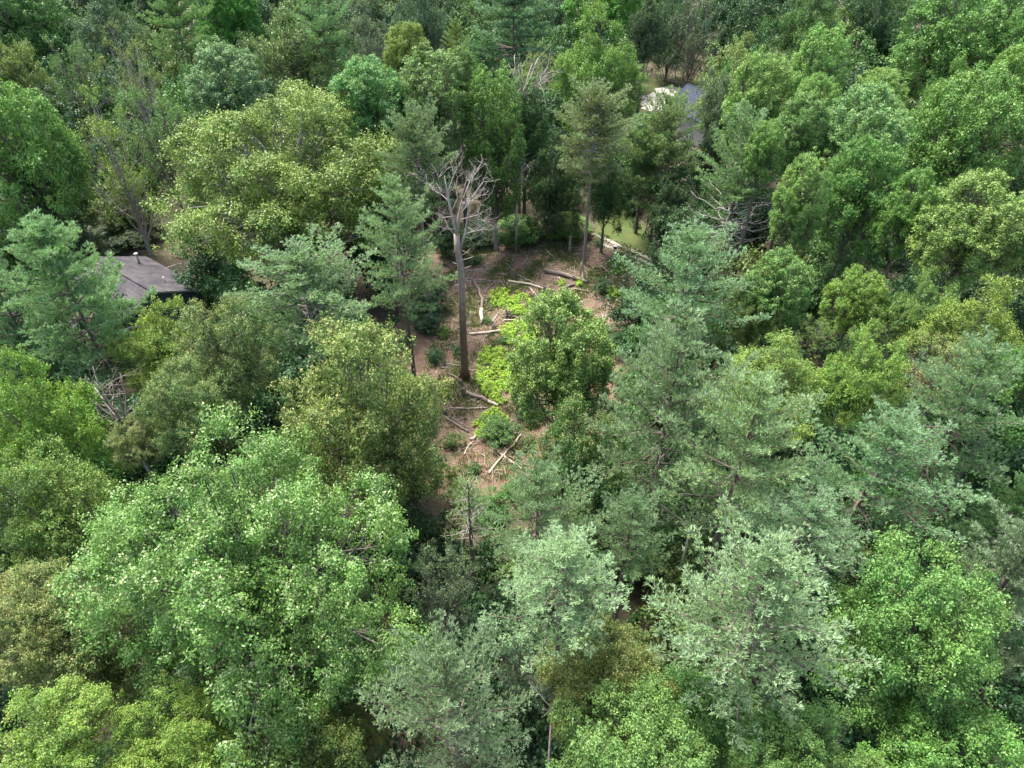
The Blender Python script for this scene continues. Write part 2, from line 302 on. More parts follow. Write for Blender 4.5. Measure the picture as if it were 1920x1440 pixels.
def pine(key, seed, R, RZ, gap=.6, nbr=5, tuft=.26, nt_=6, bk='bark_red', mat='pine', prof='cone', dens=1.0, dead=0.0, droop=0.0, sweep=(0, 0), lowgap=0.0, bw=.05):
    rng = np.random.default_rng(seed); T = Tubes(); TP, TD, TV, TH = [], [], [], []
    z = -RZ
    while z < RZ * .97:
        t = (z + RZ) / (2 * RZ)
        if prof == 'cone': pr = min(1.0, 1.25 * (1 - t) ** .5) * (.8 + .2 * min(1, t * 4))
        elif prof == 'round': pr = math.sqrt(max(.02, 1 - (2 * t - .85) ** 2 / 1.35))
        else: pr = min(1, 1.3 * (1 - t) ** .5) * (.5 + .5 * abs(math.sin(t * 11 + seed)))
        a0 = rng.uniform(0, 6.28); wl = rng.uniform(.82, 1.1)
        for j in range(nbr):
            if t < .25 and rng.uniform() < lowgap: continue
            a = a0 + j * 6.283 / nbr + rng.normal() * .22; L = max(.5, R * pr * wl * rng.uniform(.58, 1.08)); el = R_(-8 - droop + 55 * t ** 1.4 + rng.normal() * 6)
            ca, sa = math.cos(a) + sweep[0] * .25, math.sin(a) + sweep[1] * .25
            s = np.linspace(0, 1, 6); cv = .22 * L * s ** 2.4
            pts = np.stack([ca * L * s * math.cos(el), sa * L * s * math.cos(el), z + L * s * math.sin(el) + cv - .1 * L * s * (1 - s)], 1); pts[1:] += rng.normal(size=(5, 3)) * .03 * L
            T.add(pts, np.linspace(.018 * L + .018, .012, 6), 4, False)
            isdead = rng.uniform() < dead * (1.6 if t < .42 else .08)
            dirb = unit(pts[-1] - pts[0]); side = unit(np.cross(dirb, [0, 0, 1.]))
            ds = .28 / dens; x = (.28 if t < .45 else .1) * L
            while x < L:
                fr = x / L; k = fr * 5; i0 = min(4, int(k)); base = pts[i0] + (pts[i0 + 1] - pts[i0]) * (k - i0)
                for sg in ((-1, 1, 0) if not dead else (-1, 1)):
                    l2 = min((1 - fr) * .5 * L + .3, (.2 + fr) * .32 * L + .3) * rng.uniform(.6, 1.15); ang = R_(rng.uniform(35, 62)); d2 = unit(dirb * math.cos(ang) + side * sg * math.sin(ang) + np.array([0, 0, rng.uniform(-.05, .28) + (.55 if sg == 0 else 0)])); l2 *= .6 if sg == 0 else 1
                    if isdead:
                        if rng.uniform() < .35: T.add([base, base + d2 * l2 * .6 + rng.normal(size=3) * .05, base + d2 * l2 * 1.1], [.014, .009, .005], 3, False)
                        continue
                    n2 = max(2, int(l2 / (.24 / dens ** .5))); q = (np.arange(n2) + .6) / n2
                    tp = base + d2 * (q * l2)[:, None] + rng.normal(size=(n2, 3)) * .09 + np.array([0, 0, 1.]) * (q * l2 * .18)[:, None]
                    TP.append(tp); TD.append(np.repeat(d2[None], n2, 0)); TV.append(np.full(n2, rng.uniform())); TH.append(np.full(n2, fr))
                x += ds
            if not isdead: TP.append(pts[-1:]); TD.append(dirb[None]); TV.append(np.array([.8])); TH.append(np.array([1.]))
        if not dead and t > .12:
            ni = 12 if prof != 'tier' else 9; a = rng.uniform(0, 6.28, ni); rd = rng.uniform(.12, .30, ni) * R * pr; tp = np.stack([np.cos(a) * rd, np.sin(a) * rd, z + rng.uniform(-.4, .5, ni)], 1)
            TP.append(tp); TD.append(unit(np.stack([np.cos(a), np.sin(a), .6 + 0 * a], 1))); TV.append(rng.uniform(0, .8, ni)); TH.append(np.full(ni, .3))
        z += gap * rng.uniform(.75, 1.25)
    TP, TD, TV, TH = np.vstack(TP), np.vstack(TD), np.concatenate(TV), np.concatenate(TH)
    k = np.repeat(np.arange(len(TP)), nt_); m = len(k)
    Dn = unit(TD[k] * .6 + np.array([0, 0, .5]) + rng.normal(size=(m, 3)) * .45); L = tuft * rng.uniform(.6, 1.15, m)
    V, F = blades(TP[k] + rng.normal(size=(m, 3)) * .03, Dn, L, bw * 1.0, rng)
    var = np.clip(.45 * TV[k] + .55 * rng.uniform(0, 1, m), 0, 1); hue = np.clip(.5 * TV[k] + .5 * rng.uniform(size=m), 0, 1)
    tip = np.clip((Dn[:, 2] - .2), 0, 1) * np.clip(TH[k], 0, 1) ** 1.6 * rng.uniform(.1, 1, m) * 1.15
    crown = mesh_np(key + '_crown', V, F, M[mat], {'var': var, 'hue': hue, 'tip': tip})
    PROTO[key] = dict(crown=crown, limbs=T.mesh(key + '_limbs', M[bk if not dead else 'bark_pale']), R=R * .88, RZ=RZ * .97, bark=bk, top=True, off=0.0, RZ0=RZ); TRIS.append((key, len(F) * 2))
    return m

# broadleaved crowns
broadleaf('dome1', 1, 5.2, 5.4, 64, .21, 22, .46, 34, .18, 'tulip', tip=.3, rough_=.055, frac=.80, zmin=-.7, spray=.15)
broadleaf('dome2', 2, 5.0, 5.8, 60, .22, 24, .46, 34, .18, 'tulip', tip=.35, rough_=.07, frac=.80, zmin=-.7, spray=.15)
broadleaf('dome3', 3, 5.6, 5.2, 54, .23, 26, .50, 34, .18, 'tulip', tip=.28, rough_=.10, frac=.77, zmin=-.65, spray=.15)
broadleaf('column', 4, 3.9, 6.6, 70, .26, 17, .42, 34, .16, 'tulip', tip=.3, rough_=.035, frac=.80, fill=4000, zmin=-.8, spray=.15)
broadleaf('oak1', 5, 6.4, 5.6, 42, .24, 46, .55, 27, .20, 'oak', tip=.25, rough_=.2, frac=.7)
broadleaf('oak2', 6, 6.0, 5.2, 38, .26, 46, .52, 27, .20, 'oak', tip=.25, rough_=.24, frac=.7)
broadleaf('oak_tan', 7, 6.2, 6.6, 50, .23, 40, .50, 27, .17, 'tan', tip=.5, rough_=.12)
broadleaf('oak_tan2', 8, 6.0, 5.4, 42, .25, 40, .50, 27, .17, 'tan', tip=.45, rough_=.15)
broadleaf('oak_hero', 9, 6.6, 5.0, 70, .19, 62, .37, 34, .11, 'pale', tip=.28, rough_=.17, fill=7000, frac=.74)
broadleaf('oak_front', 10, 4.0, 3.6, 40, .23, 46, .34, 28, .12, 'tulip', tip=.25, rough_=.12, frac=.72)
broadleaf('oak_big', 11, 10., 7.0, 96, .17, 54, .58, 24, .20, 'oak', bk='bark_pale', tip=.18, rough_=.17, fill=9000, frac=.76)
broadleaf('yellow_front', 12, 4.4, 3.8, 44, .23, 40, .34, 27, .125, 'oak', tip=.35, rough_=.14, frac=.7)
broadleaf('open1', 13, 5.0, 5.6, 22, .26, 22, .48, 17, .19, 'oak', bk='bark_pale', tip=.2, rough_=.2, fill=250, bscale=1.5, frac=.78)
broadleaf('open2', 14, 5.2, 5.0, 26, .24, 20, .45, 16, .18, 'oak', bk='bark', tip=.15, rough_=.2, fill=600, bscale=1.2, frac=.75)
broadleaf('shrub1', 15, 1.5, 1.2, 14, .38, 14, .22, 20, .14, 'dark', tip=.1, rough_=.12, fill=300, zmin=-.7)
broadleaf('under1', 16, 3.4, 3.2, 20, .34, 22, .48, 20, .22, 'dark', tip=.1, rough_=.2, fill=1000, zmin=-.7)
broadleaf('under2', 17, 3.4, 4.2, 24, .32, 22, .48, 20, .22, 'dark', tip=.1, rough_=.2, fill=1000, zmin=-.7)
# conifers
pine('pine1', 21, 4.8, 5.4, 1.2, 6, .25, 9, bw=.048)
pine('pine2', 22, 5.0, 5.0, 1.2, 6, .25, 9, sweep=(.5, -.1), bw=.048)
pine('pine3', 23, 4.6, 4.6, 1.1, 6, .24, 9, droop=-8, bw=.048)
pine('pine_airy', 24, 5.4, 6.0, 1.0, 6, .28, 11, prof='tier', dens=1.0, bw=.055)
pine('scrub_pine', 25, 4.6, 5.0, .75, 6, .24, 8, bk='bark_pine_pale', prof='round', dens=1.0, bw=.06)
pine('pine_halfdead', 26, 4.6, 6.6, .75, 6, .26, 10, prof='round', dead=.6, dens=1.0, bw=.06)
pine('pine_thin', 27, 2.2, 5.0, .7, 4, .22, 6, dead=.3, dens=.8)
print('proto tris', sum(t for _, t in TRIS), TRIS)

def unit_trunk(name, mat, sides=9):
    rng = np.random.default_rng(7); T = Tubes(); z = np.array([-.01, 0, .012, .03, .08, .2, .4, .6, .8, 1.0]); r = np.array([1.5, 1.35, 1.15, 1.02, .96, .88, .74, .56, .34, .08])
    T.add(np.stack([z * 0, z * 0, z], 1), r, sides); me = T.mesh(name, mat)
    return me
TR = {k: unit_trunk('trunk_' + k, M[k]) for k in ('bark', 'bark_pale', 'bark_red', 'bark_pine_pale')}

PAL = dict(
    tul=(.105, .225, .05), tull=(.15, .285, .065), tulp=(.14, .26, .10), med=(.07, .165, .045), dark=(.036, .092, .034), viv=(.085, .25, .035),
    blu=(.075, .165, .08), gry=(.115, .175, .10), yel=(.165, .265, .05), yol=(.135, .20, .05), olv=(.115, .18, .055), tan=(.16, .21, .06), tan2=(.12, .19, .056),
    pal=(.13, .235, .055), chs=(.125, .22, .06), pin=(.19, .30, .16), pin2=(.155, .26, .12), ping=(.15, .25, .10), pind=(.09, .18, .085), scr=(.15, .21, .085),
    big=(.15, .24, .048), rus=(.14, .165, .045))
rr = random.Random(5)
def tree(name, proto, box, htop, col, label, cat='tree', group=None, lo=.55, hi=1.9, thick=1.0, p=None, deep=0, ground=False, bk=None):
    pr = PROTO[proto]
    if p is None:
        pos, r, rz = fit(box, htop, lo, hi)
        if ground:
            for _ in range(10): pos, r, rz = fit(box, max(.5, htop), lo, hi); htop = 2 * rz * .97
    else: pos, r, rz = p
    if box is not None and not pr.get('top') and deep:
        rz2 = min(max(rz, deep * r), (pos[2] + rz) * .47); pos = np.array([pos[0], pos[1], pos[2] + rz - rz2]); rz = rz2
    root = bpy.data.objects.new(name, None); C.objects.link(root); root.empty_display_size = .5
    g = gz(pos[0], pos[1]); root.location = (pos[0], pos[1], g); hc = pos[2] - g
    root.rotation_euler = (0, 0, rr.uniform(0, 6.28))
    c = PAL[col] if isinstance(col, str) else col; j = [rr.uniform(.9, 1.1) for _ in range(3)]
    sc = (r / pr['R'], r / pr['R'], rz / pr['RZ'])
    ho = hc; hc = hc - pr['off'] * sc[2]
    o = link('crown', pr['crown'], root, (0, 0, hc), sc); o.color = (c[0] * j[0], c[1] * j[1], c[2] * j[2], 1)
    link('branches', pr['limbs'], root, (0, 0, hc), sc)
    th = hc + (rz * .95 if pr.get('top') else -rz * .35); tr = (.13 + .009 * (hc + rz)) * thick * (.72 if pr.get('top') and r > 2.6 else 1)
    link('trunk', TR[bk or pr['bark']], root, (0, 0, 0), (tr, tr, th))
    tag(root, label, cat, group)
    return root
TREES = [
# (name, kind, box in the photograph, height, colour, label)
('tulip_tree','dome3',(-40,-50,130,150),25,'med','big rounded mid green tree in the top left corner of the wood'),
('oak_tree','oak1',(115,-20,280,120),23,'blu','blue green lumpy tree behind the two thin olive trees at top left'),
('pine_tree','pine_airy',(260,-40,410,150),26,'ping','tiered grey green pine near the top edge, left of the vivid green tree'),
('tulip_tree','dome1',(365,-60,485,100),25,'viv','vivid green tree at top between tiered pine and dull olive oak'),
('oak_tree','oak2',(445,15,655,215),24,'olv','wide dull olive oak with bare lower limbs behind the swept white leaved tree'),
('pine_tree','pine2',(545,-30,665,140),27,'pin','pale blue green pine with a swept top at the top edge'),
('poplar_tree','dome2',(355,92,500,240),25,'tulp','wind swept tree showing silvery white leaf backs behind the huge yellow green oak'),
('thin_tree','open2',(90,72,195,195),22,'olv','small olive tree with grey twigs showing, above the bare limbed tree'),
('thin_tree','open1',(185,45,305,215),25,'yol','tall thin yellowish tree with grey branches showing near top left'),
('oak_tree','oak2',(-50,70,75,185),22,'yol','yellow olive oak cut off by the left edge, below the corner tree'),
('forked_tree','open2',(215,130,365,345),24,'ping','thin tree with a dark forked trunk over a black gap, left of the huge oak'),
('maple_tree','dome3',(-60,165,150,440),24,'tull','broad bright green tree at the left edge above the blue roofed house'),
('bare_limbed_tree','open1',(125,150,300,430),22,'yel','half bare tree with long pale limbs fanning upward between two dense crowns'),
('oak_tree','oak_big',(305,170,760,470),25,'big','huge spreading yellow green oak, the widest crown left of the standing dead tree'),
('poplar_tree','dome1',(622,112,762,260),26,'tulp','round tree with whitish leaf tips right behind the huge yellow green oak'),
('poplar_tree','column',(742,108,880,290),26,'tul','domed green tree, left neighbour of the tall straight tulip tree'),
('tulip_tree','dome3',(715,48,808,140),26,'yel','small light yellow green crown poking up above the whitish domed trees'),
('poplar_tree','dome2',(822,96,900,200),25,'tul','small green dome just left of the bleached fan of twigs'),
('oak_tree','open2',(640,15,745,150),25,'gry','dull grey green tree behind the light yellow green crown at top'),
('oak_tree','oak1',(728,-40,845,120),26,'blu','blue green rounded tree at the top edge beside the slim yellow conifer'),
('hemlock_tree','pine3',(832,22,878,125),22,'yel','slim yellow green conifer squeezed between two bluish trees at top'),
('pine_tree','pine_airy',(855,-60,1070,130),27,'pind','broad dark pine at the top edge with its straight trunk showing'),
('tulip_tree','column',(868,145,985,400),23.8,'tul','tall narrow tulip tree on a pale trunk behind the standing dead tree'),
('tulip_tree','column',(940,142,1030,330),20.5,'med','green dome leaning on the right side of the tall narrow tulip tree'),
('maple_tree','open1',(972,85,1045,165),22,'yel','small bright yellow green crown behind the bleached fan of twigs'),
('beech_tree','oak1',(1032,22,1207,225),25,'tull','large conical bright green tree left of the pale gravel yard'),
('tulip_tree','dome2',(1060,-70,1205,85),25,'viv','vivid green tree at the top edge behind the conical bright tree'),
('oak_tree','oak2',(1165,-30,1260,140),22,'dark','dark green tree at top just left of the gravel yard'),
('oak_tree','oak1',(1205,-60,1320,140),21,'blu','dark blue green tree right behind the pale gravel yard'),
('oak_tree','open2',(1240,-40,1365,150),22,'gry','smoky grey green tree behind the dark slate roof'),
('pine_tree','scrub_pine',(1035,180,1190,335),22.2,'scr','olive topped pine on a tall bare trunk at the back of the clearing'),
('pine_tree','scrub_pine',(1170,205,1312,390),18.9,'scr','grey green pine on a leaning bare trunk beside the mown lawn'),
('poplar_tree','dome3',(1160,215,1268,300),17,'tulp','pale bluish crown hiding the lower edge of the gravel yard'),
('pine_tree','scrub_pine',(712,228,852,400),24,'scr','soft grey olive pine between the huge oak and the standing dead tree'),
('pine_tree','pine1',(655,350,842,575),22,'pin','pale blue green pine left of the standing dead tree, trunk showing below'),
('thin_tree','oak2',(1300,85,1482,215),22,'tan','flat topped olive tree just right of the dark slate roof'),
('oak_tree','oak2',(1298,130,1405,290),20,'gry','greyish olive tree overhanging the right side of the slate roof'),
('tulip_tree','dome2',(1360,95,1488,300),25,'tull','pointed bright green tree in front of the flat topped olive tree'),
('tulip_tree','column',(1478,62,1580,240),26,'tull','tall bright green double pointed crown between dark olive woods'),
('oak_tree','oak1',(1445,-40,1585,130),24,'med','green oak at the top edge above the double pointed crown'),
('tulip_tree','column',(1450,185,1550,330),24,'tul','green dome left of the pale topped crown, right half of the frame'),
('tulip_tree','dome1',(1485,130,1575,280),24,'tull','small dome tucked directly under the double pointed crown'),
('maple_tree','dome1',(1685,-15,1872,190),26,'tul','largest round green crown at the top right, ringed by dark shade'),
('oak_tree','oak2',(1575,-30,1700,140),22,'dark','dark olive tree left of the largest round crown at top right'),
('tulip_tree','dome2',(1592,135,1695,245),22,'tull','small pale dome in the shade below the dark olive tree'),
('tulip_tree','dome1',(1528,170,1695,350),25,'tulp','wide pale topped crown in the middle of the right hand tulip trees'),
('oak_tree','oak1',(1730,118,1830,235),23,'tul','ragged green crown under the largest round crown'),
('tulip_tree','dome2',(1838,88,1960,255),25,'tull','bright crown cut off by the right edge, below the corner trees'),
('maple_tree','dome3',(1700,150,1915,390),25,'tul','broad green crown with fine yellow tips near the right edge'),
('tulip_tree','dome3',(1538,255,1690,470),24,'tul','broad green crown directly behind the separate columnar tree'),
('tulip_tree','dome1',(1650,300,1765,500),23,'tul','rounded crown with a pale rim above the black gap on the right'),
('columnar_tree','column',(1448,282,1547,485),25,'tull','tall rounded columnar tree standing clear beside the half dead pine'),
('maple_tree','dome2',(1395,222,1470,340),24,'tull','bright green tip rising behind the half dead pine'),
('pine_tree','pine_halfdead',(1305,240,1455,480),23,'ping','half dead pine with green top and bare grey lower branches'),
('tulip_tree','dome1',(1730,332,1920,535),25,'tull','big bright dome low on the right with light yellow tips'),
('tulip_tree','dome2',(1880,330,2010,520),24,'tul','green crown cut off by the right edge beside big bright dome'),
('oak_tree','oak1',(1800,-60,1960,60),24,'med','green tree filling the top right corner'),
('oak_tree','dome3',(1868,20,1965,140),24,'tul','crown at the right edge just under the corner tree'),
('pine_tree','pine_airy',(-10,408,280,700),23,'pin2','airy spreading pine reaching over the weathered house roof'),
('pine_tree','pine3',(-60,480,80,660),19,'pind','darker pine at the left edge behind the airy spreading pine'),
('maple_tree','oak2',(212,563,398,745),16,'yel','light green tree in front of the house gable wall'),
('oak_tree','oak_tan2',(325,556,525,745),22,'tan2','olive oak with tan tips between the house and the grey green pine'),
('oak_tree','oak_tan2',(265,675,445,860),21,'tan2','olive tan oak right of the grey leafless shrub'),
('pine_tree','scrub_pine',(448,465,700,660),22,'pin2','round topped grey green pine left of the pale blue pine'),
('oak_tree','oak_tan',(525,588,848,965),24,'tan','big oak covered in tan flower tassels, left of the brown clearing'),
('oak_tree','oak1',(-50,650,185,930),22,'yel','yellow green oak at the left edge beside the grey leafless shrub'),
('oak_tree','oak2',(-40,820,225,1090),21,'yol','dark olive oak at the left edge beneath the yellow green one'),
('oak_tree','oak_tan2',(205,780,310,880),18,'olv','small olive crown just below the grey leafless shrub'),
('oak_tree','oak_hero',(120,742,800,1320),26,'pal','enormous oak with whitish painted highlights filling the lower left'),
('oak_tree','oak_tan2',(-60,1050,180,1250),20,'yol','brownish olive oak low on the left edge'),
('oak_tree','oak_tan2',(50,1090,330,1350),18,'olv','shaded olive oak under the left side of the enormous pale oak'),
('oak_tree','yellow_front',(-60,1270,230,1530),21,'yel','brightest yellow green crown in the bottom left corner'),
('oak_tree','yellow_front',(190,1290,430,1500),19,'yel','yellow green crown at the bottom edge, second from the left corner'),
('oak_tree','yellow_front',(370,1300,700,1540),17,'yol','spiky yellow green crown at the bottom edge under the enormous oak'),
('thin_tree','open2',(750,1000,912,1200),18,'gry','fuzzy grey green tree between the enormous oak and the pale pine'),
('pine_tree','pine3',(700,1160,985,1500),25,'pin','pale pine at the bottom edge, nearest of all the pines'),
('pine_tree','pine1',(920,970,1192,1210),24,'pin','pale star shaped pine above the rusty leaved oak'),
('pine_tree','pine2',(900,858,1115,1075),22,'pin2','pine with upright fingers at the foot of the clearing'),
('pine_tree','pine3',(1105,920,1255,1080),20,'pin2','small pine wedged between two larger ones, with a black gap to its right'),
('pine_tree','pine_thin',(835,885,925,1020),18,'scr','thin wispy half bare pine just below the clearing'),
('maple_tree','dome1',(952,543,1152,815),18,'tull','round bright green tree standing alone in the clearing'),
('oak_tree','oak_tan2',(985,755,1185,985),15,'med','low dark green tree with yellowish tips under the lone clearing tree'),
('pine_tree','pine2',(1155,430,1405,665),23,'pin','large pale pine right of the clearing and the lawn'),
('tulip_tree','dome2',(1390,475,1522,620),22,'tul','green dome right behind the large pale pine'),
('oak_tree','oak1',(1355,500,1505,670),21,'yol','olive green oak wedged behind the large pale pine'),
('pine_tree','pine1',(1100,595,1405,945),25,'pin2','broad dark centred pine with long left pointing boughs beside the clearing'),
('pine_tree','pine3',(1250,705,1535,1000),25,'pin','palest feathery pine right of the broad dark centred one'),
('pine_tree','pine2',(1500,760,1778,1015),23,'pin2','rounded pine with tufts sweeping down to the right'),
('pine_tree','pine3',(1400,905,1612,1090),22,'pin2','pine half hidden between the palest feathery pine and the giant front pine'),
('pine_tree','pine1',(1212,965,1605,1345),26,'pin','giant front pine, broadest of the pines, seen from almost above'),
('oak_tree','oak1',(1330,612,1565,810),22,'yel','mottled yellow green oak behind the palest feathery pine'),
('oak_tree','oak2',(1525,618,1698,800),22,'yel','oak with bright yellow leaf clusters on its right side'),
('maple_tree','dome3',(1552,500,1670,600),18,'yel','bright yellow green tree in front of the black gap'),
('maple_tree','open2',(1585,555,1715,670),17,'yol','thin green tree below the bright yellow green one'),
('maple_tree','oak2',(1665,512,1800,620),19,'tul','green tree just right of the black gap'),
('maple_tree','oak1',(1730,512,1940,665),21,'yel','wide yellowest tree near the right edge below the bright dome'),
('oak_tree','open2',(1690,622,1870,720),20,'tan','brownish olive tree behind the wind combed pine'),
('pine_tree','pine2',(1675,640,1915,905),24,'pin2','wind combed pine near the right edge'),
('oak_tree','oak1',(1860,615,1990,760),20,'tul','green crown at the right edge behind the wind combed pine'),
('oak_tree','open2',(1490,588,1570,660),19,'pal','small pale topped tree behind the two yellow green oaks'),
('pine_tree','pine_airy',(1810,860,1990,1080),19,'ping','yellowish flat tiered pine at the right edge'),
('pine_tree','pine_airy',(1740,940,2010,1270),22,'pin','bluish pine at the right edge above the bright chestnut oak'),
('chestnut_oak','oak_front',(1560,1012,1872,1335),23,'chs','bright glossy green oak right of the giant front pine'),
('oak_tree','oak_tan2',(1005,1160,1255,1410),18,'rus','rusty tipped dark oak between the two pale front pines'),
('thin_tree','open2',(890,1150,1055,1330),16,'gry','dull grey green tree left of the rusty tipped oak'),
('oak_tree','oak_front',(1040,1290,1345,1500),19,'chs','glossy green oak at the bottom edge under the rusty tipped one'),
('oak_tree','oak_front',(1215,1245,1420,1450),16,'med','darker green oak at the bottom edge beneath the giant front pine'),
('oak_tree','oak_front',(1370,1300,1640,1540),19,'chs','glossy green oak at the bottom edge, below the giant front pine'),
('oak_tree','oak_front',(1630,1310,1960,1540),18,'tul','green oak filling the bottom right corner'),
('oak_tree','oak_tan2',(625,1290,730,1460),13,'rus','shadowed brownish oak left of the nearest pine'),
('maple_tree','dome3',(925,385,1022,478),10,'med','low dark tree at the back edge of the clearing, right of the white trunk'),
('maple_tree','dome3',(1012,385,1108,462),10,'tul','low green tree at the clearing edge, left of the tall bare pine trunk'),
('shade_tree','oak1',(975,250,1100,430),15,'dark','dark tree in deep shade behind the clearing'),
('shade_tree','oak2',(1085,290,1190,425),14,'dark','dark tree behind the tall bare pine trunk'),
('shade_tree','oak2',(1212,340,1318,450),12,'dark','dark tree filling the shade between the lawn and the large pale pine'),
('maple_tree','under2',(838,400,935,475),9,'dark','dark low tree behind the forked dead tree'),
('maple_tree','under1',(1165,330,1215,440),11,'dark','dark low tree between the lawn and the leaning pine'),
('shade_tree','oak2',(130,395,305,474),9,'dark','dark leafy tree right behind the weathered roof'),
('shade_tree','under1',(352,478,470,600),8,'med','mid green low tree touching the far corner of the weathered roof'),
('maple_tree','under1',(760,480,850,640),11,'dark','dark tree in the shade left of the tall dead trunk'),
]
for n_, k_, b_, h_, c_, l_ in TREES:
    tree(n_, k_, b_, h_, c_, l_, lo=.7 if 'pine' in k_ else .55, deep=0 if k_ == 'oak_big' or b_ in ((1165,-30,1260,140),(1205,-60,1320,140),(1240,-40,1365,150)) else 1.05 if b_[1] < 560 else .8, ground=h_ <= 11, hi=2.3 if h_ == 23.8 else 1.9 if k_ in ('column', 'pine_thin', 'pine_halfdead') else 1.35, bk='bark_pale' if h_ == 23.8 else None)

SHRUBS = [
((895,762,978,852),4.2,'med','dark green bush in the middle of the log clearing'),
((958,728,1035,800),4.5,'dark','darker bush touching the foot of the lone clearing tree'),
((815,598,848,645),2.6,'yel','yellow green bush at the left edge of the clearing'),
((842,636,880,680),2.0,'med','dark bush at the foot of the tall dead trunk'),
((872,476,908,502),2.0,'dark','low dark bush behind the tall dead trunk'),
((1108,508,1152,566),4.0,'blu','young bluish sapling among logs in front of the large pale pine'),
((873,855,906,905),2.2,'med','small bush at the bottom end of the clearing'),
((822,795,872,858),3.0,'olv','olive bush beside the crossed poles, lower left of the clearing'),
((1108,445,1135,465),1.6,'med','round bush at the near side of the driveway'),
((1180,400,1205,440),2.5,'dark','dark bush on the lawn beyond the driveway'),
((820,1020,905,1110),7.0,'yel','yellowish bush in the hollow below the wispy pine'),
((880,1095,965,1190),6.0,'tul','green bush beside the pale star shaped pine'),
((1118,585,1215,690),5.0,'blu','bluish brush closing the right side of the clearing'),
((1150,670,1225,750),4.0,'med','green brush under the left boughs of the broad dark centred pine'),
((838,885,900,965),4.5,'olv','olive brush at the left of the clearing foot'),
((935,885,1000,950),4.5,'med','mid green brush at the foot of the clearing behind the finger like pine'),
((770,572,832,642),4.5,'dark','dark bush left of the tall dead trunk under the pale blue pine'),
((796,640,838,694),3.4,'blu','bluish bush at the left clearing edge above the tan oak'),
((824,858,872,925),3.6,'yol','yellow olive brush below the lower left grey log'),
((872,905,965,1005),6.0,'med','mid green thicket closing off the near end of the clearing'),
((888,990,960,1085),7.0,'dark','dark thicket below the wispy pine'),
((900,590,925,612),.9,'med','low weedy bush beside the split log'),
((930,630,960,648),.8,'med','low weedy bush behind the short tan log'),
]
for b_, h_, c_, l_ in SHRUBS:
    tree('shrub', 'shrub1' if b_[2] - b_[0] < 60 else 'under1', b_, h_, c_, l_, 'shrub', thick=.35, ground=True)

# shaded young trees that close the gaps under the tall crowns
CLEARPX = [(800, 690), (830, 560), (850, 475), (930, 470), (1100, 470), (1200, 480), (1165, 560), (1130, 780), (1010, 800), (965, 905), (870, 905), (835, 800)]
def clear_of(x, y):
    if in_poly(x, y, CLEAR): return False
    u, v = pix((x, y, 2)); ut, vt = pix((x, y, 7.5))
    if in_poly(ut, vt, CLEARPX): return False
    if 1095 < ut < 1215 and 370 < vt < 500: return False
    if 215 < ut < 365 and 465 < vt < 575: return False
    if 1195 < ut < 1310 and 150 < vt < 225: return False
    if 1090 < u < 1250 and 370 < v < 540: return False
    if 1170 < u < 1345 and 125 < v < 330: return False
    if 130 < u < 400 and 462 < v < 690: return False
    return True
cnt = 0; ur = random.Random(9)
HIDDEN = set([1, 2, 3, 4, 5, 6, 7, 8, 9, 10, 11, 12, 13, 14, 15, 16, 17, 18, 19, 20, 30, 31, 42, 54, 65, 66, 77, 78, 88, 97, 98, 107, 108, 109, 112, 113, 120, 121, 122, 126, 134, 135, 136, 139, 150, 151, 152, 159, 164, 167, 168, 169, 170, 177, 183, 184, 185, 186, 191, 200, 202, 203, 211, 220, 221, 222, 238, 239, 240, 253, 254, 255, 256, 257, 258, 259, 269, 275, 276, 277, 278, 279, 282, 287, 288, 289, 290, 293, 294, 295, 296, 297, 298, 299, 300, 301, 303, 304, 305, 306, 307, 308, 309, 310, 311, 312, 313, 314, 315, 316, 317, 318, 319, 320, 321, 322, 323, 324, 325, 326, 327, 328, 329, 330, 331, 332, 333, 334, 335, 336, 337, 338, 339, 340, 341, 342, 343, 344, 345, 346, 347, 348, 349, 350, 351, 352, 353, 354, 355, 356, 357, 358, 359, 360, 361, 362, 363, 364, 365])   # those the photograph shows nothing of
LANDMARKS = [(860, 400, 'tall dead tree'), (270, 510, 'weathered house roof'), (1280, 200, 'slate roofed house'), (1050, 670, 'lone clearing tree'), (450, 1000, 'enormous pale oak'), (520, 330, 'huge yellow green oak'),
    (1410, 1150, 'giant front pine'), (1380, 400, 'half dead pine'), (1500, 380, 'columnar tree'), (1390, 850, 'palest feathery pine'), (1710, 1180, 'bright chestnut oak'), (60, 950, 'olive oaks at the left edge'), (1780, 80, 'largest round crown'),
    (1120, 110, 'conical bright tree'), (330, 60, 'tiered pine'), (960, 30, 'dark pine at the top edge'), (60, 300, 'broad green tree at the left edge'), (1820, 420, 'big bright dome'), (840, 1300, 'nearest pine'), (1800, 760, 'wind combed pine'), (1620, 700, 'mottled yellow oaks'), (100, 1400, 'brightest yellow corner crown'), (640, 80, 'swept pale pine'), (1200, 1350, 'glossy oaks at the bottom edge'), (215, 740, 'leafless grey shrub')]
yy = 4.0
